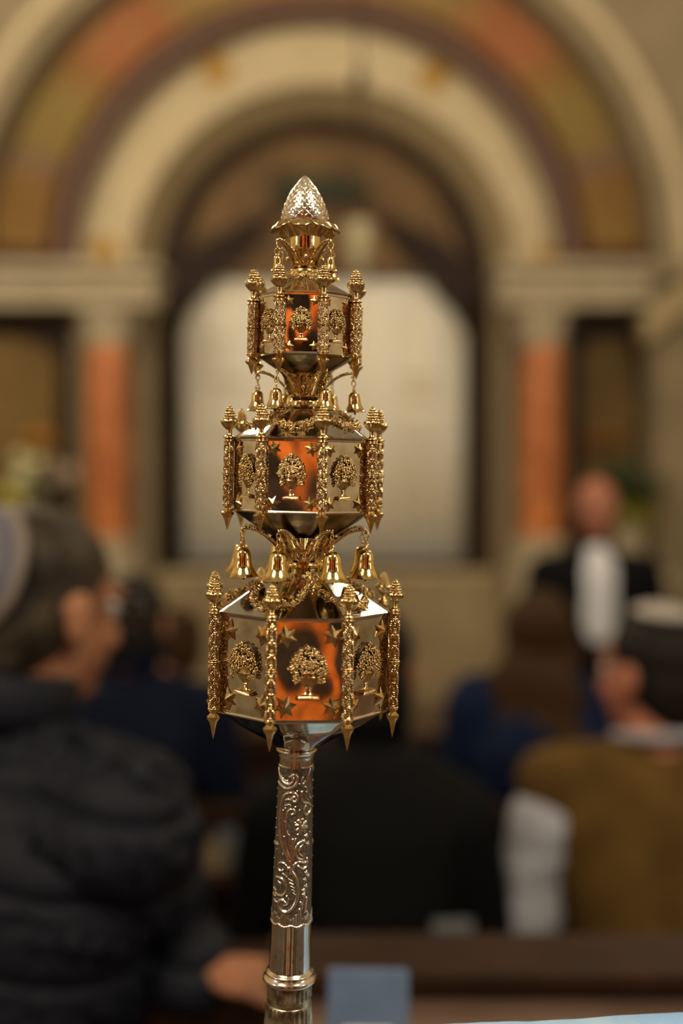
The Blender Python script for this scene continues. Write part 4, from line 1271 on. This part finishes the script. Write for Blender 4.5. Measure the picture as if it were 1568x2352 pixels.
def person(label, head, hyaw=0, hpitch=0, hroll=0, byaw=0, sit=False, sw=.20, skin=SKIN, jacket=None, jacket_name='jacket', hair=None, hair_style='short',
           voxel=.012, hz_off=None, shirt=None, arms=None, pel=None, bulk=1.0, neck_off=(0, 0), group=None, cuff=True, sdrop=.25, belly=1.0, hscale=1.0, nbz=.17, trap=.070, collar_h=1.0, collar_r=1.0, sleeves=True, fold=None, hair_n='hair', trousers=TROUS):
    """head: world centre of the head. yaw 0 = looking away from the camera, positive turns to the right."""
    head = Vector(head)
    Rb = Matrix.Rotation(-byaw, 3, 'Z')
    Rh = Matrix.Rotation(-hyaw, 3, 'Z') @ Matrix.Rotation(hpitch, 3, 'X') @ Matrix.Rotation(hroll, 3, 'Y')
    H = head.z + .12
    base = Vector((head.x, head.y, 0))
    root = empty('person', base); tag(root, label, 'person', group)
    def L(p): return Vector(p) - base
    nb = head + Rb @ Vector((neck_off[0], -.035+neck_off[1], -nbz))
    sh = {s_: head + Rb @ Vector((s_*sw + neck_off[0], -.03+neck_off[1], -sdrop)) for s_ in (-1, 1)}
    hipz = .50*H if not sit else .56
    pelv = Vector(pel) if pel else head + Rb @ Vector((neck_off[0]*.6, -.06 if not sit else -.10, 0)); pelv.z = hipz
    hip = {s_: pelv + Rb @ Vector((s_*.09, 0, -.02)) for s_ in (-1, 1)}
    if sit:
        knee = {s_: hip[s_] + Rb @ Vector((s_*.05, .43, -.02)) for s_ in (-1, 1)}
        ank = {s_: knee[s_] + Rb @ Vector((0, .02, 0)) for s_ in (-1, 1)}
    else:
        knee = {s_: hip[s_] + Rb @ Vector((s_*.01, .02, 0)) for s_ in (-1, 1)}
        ank = {s_: hip[s_] + Rb @ Vector((s_*.02, -.02, 0)) for s_ in (-1, 1)}
        for s_ in (-1, 1): knee[s_].z = .27*H
    for s_ in (-1, 1): ank[s_].z = .085
    el = {}; wr = {}; hd = {}
    for s_ in (-1, 1):
        if arms and s_ in arms: el[s_], wr[s_], hd[s_] = [Vector(q) for q in arms[s_]]
        elif sit:
            el[s_] = sh[s_] + Rb @ Vector((s_*.05, .06, -.27)); wr[s_] = el[s_] + Rb @ Vector((-s_*.07, .22, .0)); hd[s_] = Rb @ Vector((-s_*.4, .9, -.1))
        else:
            el[s_] = sh[s_] + Rb @ Vector((s_*.06, -.01, -.29)); wr[s_] = el[s_] + Rb @ Vector((s_*.0, .06, -.25)); hd[s_] = Vector((0, .05, -1))
    # ---- body: one continuous surface
    m = MB()
    def E(c, r, n=16, k_=12):
        r = tuple(q*hscale for q in r)
        m.ell(L(head + Rh @ (Vector(c)*hscale)), r, n, k_, M=Rh)
    E((0, -.012, .03), (.076, .096, .088)); E((0, .03, -.03), (.060, .062, .080)); E((0, .048, -.088), (.036, .036, .028)); E((0, .015, -.075), (.052, .05, .04))
    E((0, .086, .028), (.045, .012, .012)); E((.03, .074, -.03), (.022, .016, .018)); E((-.03, .074, -.03), (.022, .016, .018))
    m.cap(L(head + Rh @ Vector((0, .092, .008))), L(head + Rh @ Vector((0, .112, -.028))), .008, .013)
    E((0, .088, -.058), (.024, .009, .005)); E((0, .088, -.068), (.021, .009, .006))
    for s_ in (-1, 1):
        E((s_*.079, -.008, -.005), (.010, .020, .032)); E((s_*.082, -.018, .004), (.006, .014, .022))
    m.cap(L(head + Rh @ Vector((0, -.02, -.05))), L(nb + Vector((0, 0, -.03))), .052, .060)
    # torso loft
    def torso(mm, grow, zlo=None, zhi=0):
        secs = []
        for t, wv, dv in ((0, .155, .11), (.18, .15, .105), (.4, .145, .10), (.62, .165, .11), (.82, .18, .11), (.95, .15, .095), (1.08, .085, .075)):
            c = pelv.lerp(nb - Vector((0, 0, .05)), t)
            wv *= (sw/.20)*bulk*(belly if t < .6 else 1); dv *= bulk*(belly if t < .6 else 1)
            secs.append((c, wv + grow, dv + grow))
        n = 28; vs = []; fs = []
        for c, a, b_ in secs:
            for i in range(n):
                th = 2*PI*i/n
                vs.append(L(c + Rb @ Vector((a*math.copysign(abs(math.cos(th))**.85, math.cos(th)), b_*math.sin(th), 0))))
        for k_ in range(len(secs)-1):
            for i in range(n): fs.append((k_*n+i, k_*n+(i+1)%n, (k_+1)*n+(i+1)%n, (k_+1)*n+i))
        fs += [tuple(range(n))[::-1], tuple((len(secs)-1)*n+i for i in range(n))]
        mm.add(vs, fs)
        mm.ell(L(pelv), (.155*bulk+grow, .12*bulk+grow, .10), 18, 12, M=Rb)
    torso(m, 0)
    for s_ in (-1, 1):
        m.cap(L(nb + Vector((0, 0, -.03))), L(sh[s_] + Vector((0, 0, .012))), .05, .055)
        m.cap(L(sh[s_]), L(el[s_]), .052*bulk, .040); m.cap(L(el[s_]), L(wr[s_]), .040, .027)
        m.cap(L(hip[s_]), L(knee[s_]), .085, .058); m.cap(L(knee[s_]), L(ank[s_]), .055, .036)
        m.cap(L(ank[s_] + Vector((0, 0, -.03))), L(ank[s_] + Rb @ Vector((0, .15, -.05))), .035, .03)
        # hand: palm, four unequal bent fingers, thumb from the side
        d = hd[s_].normalized(); up = Vector((0, 0, 1)) if abs(d.z) < .9 else Rb @ Vector((0, 1, 0))
        sd = d.cross(up).normalized(); pn = sd.cross(d).normalized()
        if s_ < 0: sd_t = sd
        else: sd_t = -sd
        w0 = L(wr[s_])
        m.cap(w0, w0 + d*.03, .024, .024)
        M2 = Matrix((sd, d, pn)).transposed()
        m.ell(w0 + d*.055, (.040, .048, .015), 14, 10, M=M2)
        for q, (u, ln) in enumerate(((-.030, .062), (-.010, .075), (.010, .080), (.030, .070))):
            u2 = u * (1 if s_ > 0 else -1)
            p0 = w0 + d*.085 + sd*u2; p1 = p0 + d*ln*.5 - pn*.006; p2 = p1 + d*ln*.32 - pn*.018; p3 = p2 + d*ln*.2 - pn*.02
            m.cap(p0, p1, .0095, .0090); m.cap(p1, p2, .0090, .0082); m.cap(p2, p3, .0082, .0070)
        t0 = w0 + d*.03 + sd_t*.030; t1 = t0 + d*.032 + sd_t*.028 - pn*.008; t2 = t1 + d*.030 + sd_t*.004 - pn*.010
        m.cap(t0, t1, .012, .0105); m.cap(t1, t2, .0105, .008)
    b = m.build('body', skin, root); bake(b, min(voxel*.75, .008), 3)
    # eyes
    for s_ in (-1, 1):
        ey = MB(); ey.ell(L(head + Rh @ Vector((s_*.032, .078, .008))), .0125, 12, 8); ey.ell(L(head + Rh @ Vector((s_*.032, .0875, .008))), (.006, .005, .006), 10, 6, mi=1, M=Rh)
        ey.build('eye', [EYEW, IRIS], root, smooth=True)
    # ---- trousers + shoes
    tm = MB()
    for s_ in (-1, 1):
        tm.cap(L(hip[s_]), L(knee[s_]), .100, .075); tm.cap(L(knee[s_]), L(ank[s_] + Vector((0, 0, .02))), .073, .058)
    tm.ell(L(pelv + Vector((0, 0, -.03))), (.175*bulk, .145*bulk, .11), 18, 12, M=Rb)
    t_ = tm.build('trousers', trousers, root); bake(t_, .014, 4)
    for s_ in (-1, 1):
        s2 = MB().ell(L(ank[s_] + Rb @ Vector((0, .06, -.045))), (.048, .15, .040), 16, 10, M=Rb).cap(L(ank[s_]), L(ank[s_] + Vector((0, 0, -.04))), .045, .045)
        so = s2.build('shoe', SHOE, root); bake(so, .01, 2)
    # ---- jacket
    if jacket:
        j = MB(); torso(j, .030)
        for s_ in (-1, 1):
            j.cap(L(nb + Vector((0, 0, -.045))), L(sh[s_] + Vector((0, 0, .006))), trap, .072*bulk)
            if sleeves: j.cap(L(sh[s_]), L(el[s_]), .080*bulk, .066*bulk)
            if sleeves: j.cap(L(el[s_]), L(el[s_].lerp(wr[s_], .93)), .064*bulk, .046)
        j.ell(L(pelv + Vector((0, 0, -.06))), (.185*bulk, .155*bulk, .14), 18, 12, M=Rb)
        jo = j.build(jacket_name, jacket, root); bake(jo, voxel, 5)
        # stand-up collar
        cprof = [(.066, .0), (.072, .02), (.074, .05), (.068, .055), (.062, .04), (.060, .0)]
        cm = MB().lathe([(r*bulk*collar_r, z*collar_h) for r, z in cprof], 28, M=Matrix.Translation(L(nb + Vector((0, 0, .012)))) @ Rb.to_4x4() @ Matrix.Rotation(-.2, 4, 'X') @ Matrix.Diagonal((1.1, 1.12, 1, 1)))
        cm.build('collar', jacket if not shirt else shirt, jo, smooth=True)
        if fold: fold(jo, L)
    # ---- hair
    if hair:
        h = MB()
        def EH(c, r): h.ell(L(head + Rh @ (Vector(c)*hscale)), tuple(q*hscale for q in r), 18, 13, M=Rh)
        EH((0, -.022, .042), (.083, .096, .088)); EH((0, -.045, -.01), (.078, .070, .075))
        if hair_style == 'short': EH((0, -.06, -.05), (.060, .045, .045))
        if hair_style == 'long':
            EH((0, -.03, .03), (.095, .10, .095)); EH((0, -.05, -.08), (.10, .06, .12)); EH((0, -.07, -.20), (.11, .05, .14)); EH((0, -.075, -.30), (.095, .04, .10)); EH((0, -.10, -.15), (.135, .06, .13)); EH((0, -.13, -.25), (.15, .05, .10)); EH((.075, .0, -.10), (.03, .05, .12)); EH((-.075, .0, -.10), (.03, .05, .12))
        ho = h.build(hair_n, hair, root); bake(ho, .008 if voxel < .01 else .010, 3)
        me = ho.data
        for v in me.vertices:
            n_ = noise.noise(Vector(v.co)*70)*.0035 + noise.noise(Vector((v.co.x*160, v.co.y*160, v.co.z*40)))*.002
            v.co += v.normal*n_
        me.update()
    return dict(root=root, L=L, Rh=Rh, Rb=Rb, head=head, sh=sh, el=el, wr=wr, nb=nb, pelv=pelv)

def kippah(P, color_mat, dirv, r=.075, hr=.105, sq=.55, label=None, off=(0, -.015, .035), rot=0.0):
    """a knitted skullcap: a cap of a sphere about the cranium"""
    d = Vector(dirv).normalized()
    q = d.to_track_quat('Z', 'Y').to_matrix()
    m = MB(); vs = []; fs = []; n = 48; nr = 14
    amax = math.asin(min(.98, r/hr))
    for layer, rr in ((0, hr), (1, hr-.003)):
        for a in range(nr+1):
            ph = amax*a/nr
            for i in range(n):
                t = 2*PI*i/n
                vs.append(Vector(off) + q @ Vector((rr*math.sin(ph)*math.cos(t), rr*math.sin(ph)*math.sin(t), rr*math.cos(ph))))
    N = (nr+1)*n
    for layer in (0, 1):
        for a in range(nr):
            for i in range(n):
                f = (layer*N+a*n+i, layer*N+(a+1)*n+i, layer*N+(a+1)*n+(i+1)%n, layer*N+a*n+(i+1)%n)
                fs.append(f if layer == 0 else f[::-1])
    for i in range(n):
        j = (i+1) % n; fs.append((nr*n+i, N+nr*n+i, N+nr*n+j, nr*n+j))
    vs = [P['L'](P['head'] + P['Rh'] @ v) for v in vs]
    o = m.add(vs, fs).build('kippah', color_mat, P['root'], smooth=True)
    if label: o['label'] = label
    # centre direction kept for ring pattern
    return o, P['L'](P['head'] + P['Rh'] @ (Vector(off) + d*hr))

def ring_mat(name, centre, cols):
    m = bpy.data.materials.new(name); m.use_nodes = True
    nt = m.node_tree; b = nt.nodes['Principled BSDF']; b.inputs['Roughness'].default_value = .85
    tc = nt.nodes.new('ShaderNodeTexCoord')
    vd = nt.nodes.new('ShaderNodeVectorMath'); vd.operation = 'DISTANCE'; vd.inputs[1].default_value = centre
    nt.links.new(tc.outputs['Object'], vd.inputs[0])
    mr = nt.nodes.new('ShaderNodeMath'); mr.operation = 'DIVIDE'; mr.inputs[1].default_value = .10
    nt.links.new(vd.outputs['Value'], mr.inputs[0])
    r = nt.nodes.new('ShaderNodeValToRGB'); r.color_ramp.interpolation = 'EASE'
    r.color_ramp.elements[0].position = cols[0][0]; r.color_ramp.elements[0].color = (*cols[0][1], 1)
    r.color_ramp.elements[1].position = cols[-1][0]; r.color_ramp.elements[1].color = (*cols[-1][1], 1)
    for p, c in cols[1:-1]: e = r.color_ramp.elements.new(p); e.color = (*c, 1)
    nt.links.new(mr.outputs[0], r.inputs['Fac']); nt.links.new(r.outputs['Color'], b.inputs['Base Color'])
    wv = nt.nodes.new('ShaderNodeMath'); wv.operation = 'MULTIPLY'; wv.inputs[1].default_value = 1900
    sn = nt.nodes.new('ShaderNodeMath'); sn.operation = 'SINE'
    nt.links.new(vd.outputs['Value'], wv.inputs[0]); nt.links.new(wv.outputs[0], sn.inputs[0])
    bp = nt.nodes.new('ShaderNodeBump'); bp.inputs['Strength'].default_value = .5; bp.inputs['Distance'].default_value = .001
    nt.links.new(sn.outputs[0], bp.inputs['Height']); nt.links.new(bp.outputs['Normal'], b.inputs['Normal'])
    return m

# --- near man in the quilted jacket
NAVY = mat('navy_quilted_nylon', (0.006, 0.007, 0.012), 0.68, spec=.18, bump=.3, bump_scale=60, bump_dist=.002)
HAIR_B = mat('dark_brown_hair', (0.016, 0.011, 0.007), 0.6, spec=.15, color2=(0.050, 0.037, 0.024), noise_scale=24)
def quilt(jo, L):
    me = jo.data
    zmin = 0
    for v in me.vertices:
        wz_ = v.co.z
        ph = (wz_ + .10*v.co.x + .012*math.sin(v.co.x*9)) / .098
        f = ph - math.floor(ph)
        prof = (abs(math.sin(PI*f)))**.55
        v.co += v.normal * (.024*prof - .009 + .003*noise.noise(Vector(v.co)*9) + .0015*noise.noise(Vector(v.co)*24))
    me.update()
hL = PX(106, 1400, 1.45)
PL = person('man at the left in navy quilted jacket, glasses and blue-grey skullcap, seen from behind', hL, hyaw=math.radians(40), hpitch=math.radians(-9), byaw=math.radians(28), sw=.192, nbz=.155, trap=.082, collar_h=1.3, collar_r=1.05, jacket=NAVY,
            jacket_name='quilted_jacket', hair=HAIR_B, voxel=.007, neck_off=(-.022, -.03), bulk=1.12, sdrop=.240, hscale=1.04, fold=quilt,
            arms={1: (PX(350, 2170, 1.50), PX(462, 2226, 1.36), (.75, -.25, -.05)), -1: (PX(-560, 2200, 1.40), PX(-500, 2300, 1.30), (.3, -.8, -.1))})
kp, kc = kippah(PL, SKIN, (-.02, -.985, .16), r=.086, hr=.115, off=(0, -.022, .030))
kp.data.materials.clear(); kp.data.materials.append(ring_mat('knitted_blue_grey', kc, [(0, (.20, .14, .09)), (.30, (.19, .135, .09)), (.36, (.115, .105, .12)), (.50, (.105, .095, .12)), (.56, (.16, .135, .115)), (.64, (.10, .09, .115)), (.80, (.095, .085, .11)), (.86, (.18, .145, .12)), (1, (.18, .14, .12))]))
# glasses
gm = MB(); Rh = PL['Rh']
def HP(p): return PL['L'](PL['head'] + Rh @ (Vector(p)*1.04))
for s_ in (-1, 1):
    gm.tube([HP((s_*.034 + .026*math.cos(2*PI*i/20), .112, .006 + .019*math.sin(2*PI*i/20))) for i in range(20)], .0022, 8, closed=True)
    gm.tube([HP((s_*.062, .110, .012)), HP((s_*.078, .095, .012)), HP((s_*.083, .03, .010)), HP((s_*.084, -.01, .006)), HP((s_*.082, -.025, -.012))], .0026, 8)
gm.tube([HP((-.010, .114, .010)), HP((0, .116, .013)), HP((.010, .114, .010))], .002, 8)
gl = gm.build('glasses', mat('dark_glasses_frame', (.02, .016, .012), .3), PL['root'], smooth=True)
gmat = bpy.data.materials.new('lens_glass'); gmat.use_nodes = True; gb = gmat.node_tree.nodes['Principled BSDF']
gb.inputs['Transmission Weight'].default_value = 1; gb.inputs['Roughness'].default_value = 0; gb.inputs['Base Color'].default_value = (.85, .83, .75, 1); gb.inputs['IOR'].default_value = 1.04
for s_ in (-1, 1):
    ln = MB(); ln.ell(HP((s_*.034, .112, .006)), (.025, .0025, .018), 16, 8, M=Rh); ln.build('lens', gmat, gl, smooth=True)


# --- seated people and pews
BLACK = mat('black_wool_jacket', (0.004, 0.004, 0.0045), 0.85, spec=.08)
BLACK_C = mat('black_coat_cloth', (0.005, 0.005, 0.006), 0.85, spec=.08)
NAVYC = mat('navy_coat_cloth', (0.004, 0.006, 0.016), 0.85, spec=.08)
BLUEC = mat('deep_blue_jacket', (0.004, 0.009, 0.030), 0.8, spec=.1)
OLIVE = mat('ochre_brown_wool', (0.108, 0.060, 0.015), 0.9, spec=.08, color2=(0.070, 0.038, 0.010), noise_scale=14)
OLIVE2 = mat('olive_brown_coat', (0.050, 0.032, 0.013), 0.85)
WHITE = mat('grey_white_shirt', (0.33, 0.325, 0.36), 0.8)
WHITE2 = mat('white_shirt_cloth', (0.66, 0.66, 0.70), 0.8)
HAIR_D = mat('near_black_hair', (0.012, 0.009, 0.007), 0.6, spec=.12)
HAIR_M = mat('long_brown_hair', (0.040, 0.020, 0.008), 0.65, spec=.1, color2=(0.03, 0.014, 0.005), noise_scale=20)
HAIR_G = mat('thin_grey_hair', (0.25, 0.2, 0.16), 0.6)

PC = person('dark-haired person in a black jacket seated right behind the finial', PX(848, 1540, 2.1), hyaw=.15, byaw=0, sit=True, sw=.165, jacket=BLACK, jacket_name='black_jacket', hair=HAIR_D, sdrop=.27, bulk=1.0, hscale=1.05, nbz=.125, trap=.085, collar_h=1.9)
PR = person('man seated at the right in ochre-brown waistcoat over pale sleeves, with white skullcap', PX(1492, 1550, 2.2), hyaw=math.radians(-38), byaw=math.radians(-4), sit=True, sw=.20, nbz=.135, skin=SKIN_P, jacket=OLIVE, jacket_name='waistcoat', hair=HAIR_D, sdrop=.205, bulk=1.05, hscale=1.05, shirt=WHITE, collar_h=.40, sleeves=False)
# pale shirt sleeves over the arms of the seated man
for s_ in (-1, 1):
    sl = MB(); L = PR['L']
    sl.cap(L(PR['sh'][s_] + Vector((s_*.012, -.01, -.06))), L(PR['el'][s_] + Vector((s_*.030, -.02, -.10))), .070, .082); sl.cap(L(PR['el'][s_] + Vector((s_*.035, -.02, -.08))), L(PR['wr'][s_]), .082, .045)
    so = sl.build('shirt_sleeve', WHITE, PR['root']); bake(so, .012, 4)
    for v in so.data.vertices: v.co += v.normal*(.012*noise.noise(Vector((v.co.x*8, v.co.y*8, v.co.z*22))))
kp2, kc2 = kippah(PR, mat('white_skullcap_cloth', (.30, .26, .23), .8), (0, -.10, 1), r=.062, hr=.119, off=(0, -.02, .026))
PW = person('woman with long brown hair seated in a deep blue jacket', PX(1246, 1462, 2.95), hyaw=math.radians(25), byaw=.1, sit=True, sw=.165, jacket=BLUEC, jacket_name='blue_jacket', hair=HAIR_M, hair_style='long', bulk=1.2, sdrop=.185, nbz=.14)
PD = person('person in a dark navy coat beyond the quilted jacket, facing away', PX(308, 1435, 2.95), hyaw=math.radians(5), byaw=.15, sit=True, sw=.20, jacket=NAVYC, jacket_name='navy_coat', hair=HAIR_D, bulk=1.05, sdrop=.22, hscale=1.08, nbz=.13, trap=.08, collar_h=1.6)
PE = person('person in an olive-brown coat seated far left, beside the navy coat', PX(396, 1480, 3.68), hyaw=math.radians(-55), byaw=0, sit=True, sw=.20, jacket=OLIVE2, jacket_name='olive_coat', hair=HAIR_M, bulk=1.0, sdrop=.22)
PF = person('bald man standing far right in open black jacket and white shirt, facing the camera', PX(1370, 1168, 4.4), hyaw=math.radians(180), byaw=math.radians(180), sit=False, sw=.195, skin=SKIN_P, jacket=BLACK_C, jacket_name='black_open_jacket', hair=None, bulk=1.0, sdrop=.26)
# white shirt front showing in the open jacket
L = PF['L']; sf = MB()
nbF = PF['nb']
for (z, hw, d) in ():
    pass
prof = [(.0, .035), (-.06, .060), (-.16, .088), (-.24, .085), (-.31, .07), (-.37, .045)]
vs = []; fs = []; n = 16
for (dz, hw) in prof:
    for i in range(n+1):
        u = -1 + 2*i/n
        x = nbF.x + u*hw*.9 - .006; yv = nbF.y - (.150 if dz < -.05 else .10 - dz) + .035*u*u
        vs.append(L(Vector((x, yv, nbF.z + dz + .03))))
for a in range(len(prof)-1):
    for i in range(n):
        q = a*(n+1)+i; fs.append((q, q+1, q+n+2, q+n+1))
o_ = len(vs); vs2 = [v + Vector((0, .05, 0)) for v in vs]
fs2 = [tuple(i+o_ for i in f)[::-1] for f in fs]
per = [i for i in range(n+1)] + [a*(n+1)+n for a in range(1, len(prof))] + [(len(prof)-1)*(n+1)+i for i in range(n-1, -1, -1)] + [a*(n+1) for a in range(len(prof)-2, 0, -1)]
ed = [(per[i], per[(i+1) % len(per)], per[(i+1) % len(per)]+o_, per[i]+o_) for i in range(len(per))]
sf.add(vs + vs2, fs + fs2 + ed).build('shirt_front', WHITE2, PF['root'], smooth=True, auto=60)

# pews
def pew(loc, x0, x1, label):
    o = empty('pew', loc); tag(o, label, 'pew')
    MB().box((x0, 0, .42), (x1, .42, .45)).build('seat', WOOD, o)
    MB().box((x0, -.05, .0), (x1, -.02, .80)).box((x0, -.07, .80), (x1, .0, .83)).build('backrest', WOOD, o)
    MB().box((x0, -.20, .695), (x1, -.05, .715)).build('book_shelf', WOOD, o)
    for x in (x0-.04, x1):
        MB().box((x, -.10, 0), (x+.04, .46, .62)).build('end_panel', WOOD, o)
    return o
pew((0, 1.92, 0), -.75, 2.2, 'dark wooden pew under the black jacket and the waistcoat')
pew((0, 2.72, 0), -1.6, 1.6, 'dark wooden pew under the blue jacket and the navy coat')
pew((0, 3.45, 0), -1.9, .3, 'dark wooden pew farthest forward on the left')
# pale booklets on the pew shelves
def booklet(px, py, Y, w_, h, zb, col, label, rot):
    o = book('booklet', w_, h, .012, mat('booklet_cover', col, .7), label, (wx(px, Y), Y, zb), rot, cat='booklet')
    return o
booklet(532, 1935, 2.58, .070, .090, .7180, (.085, .09, .10), 'blurred grey booklet standing on the pew shelf left of the stem', (-.12, 0, .2))
booklet(490, 2000, 2.57, .055, .065, .7180, (.14, .10, .05), 'blurred tan booklet standing on the pew shelf by the quilted sleeve', (-.12, 0, -.1))
booklet(1045, 2080, 1.80, .065, .19, .7180, (.10, .10, .11), 'blurred grey booklet standing on the near pew shelf behind the black jacket', (-.12, 0, .1))

# flower arrangements before the side panels
def flowers(loc, label, spec, seed):
    o = empty('flower_arrangement', loc); tag(o, label, 'flowers'); r = random.Random(seed)
    MB().lathe([(.07, 0), (.09, .05), (.11, .18), (.08, .30), (.10, .34), (.09, .33), (.07, .28)], 24).build('vase', STONE, o, smooth=True)
    lf = MB()
    for q in range(60):
        a = r.uniform(0, 2*PI); e = r.uniform(.1, 1.3); l = r.uniform(.15, .34)
        M = Matrix.Rotation(a, 3, 'Z') @ Matrix.Rotation(-e, 3, 'Y')
        lf.ell(Vector((0, 0, .42)) + M @ Vector((l*.7, 0, 0)), (l*.45, .028, .012), 8, 6, M=M)
    lf.build('foliage', mat('dark_leaf', (0.03, 0.045, 0.012), .6), o, smooth=True)
    for (dx, dz, s_, c) in spec:
        b = MB()
        for q in range(14):
            b.ell((dx + r.uniform(-s_, s_), -.10 + r.uniform(-.05, .05), dz + r.uniform(-s_, s_)*1.2), (s_*.45, s_*.3, s_*.45), 8, 6)
        b.build('blossoms', mat('blossom', c, .6), o, smooth=True)
    return o
# plinths carry them
for (px, lab) in ((70, 'pale stone plinth under the left flowers'), (1440, 'pale stone plinth under the right flowers')):
    pl = MB().box((-.22, -.2, 0), (.22, .2, .92)).box((-.25, -.23, .90), (.25, .23, .97)).build('plinth', STONE); pl.location = (wx(px, 7.2), 7.2, 0); tag(pl, lab, 'plinth')
flowers((wx(70, 7.2), 7.2, .971), 'flower arrangement with cream and yellow-green blossoms before the left panel', [(.02, .62, .11, (.50, .45, .24)), (.22, .64, .07, (.34, .24, .17)), (-.06, .34, .13, (.36, .32, .02))], 5)
flowers((wx(1440, 7.2), 7.2, .971), 'flower arrangement with yellow-green blossoms right of the standing man', [(0, .42, .10, (.20, .18, .015))], 6)
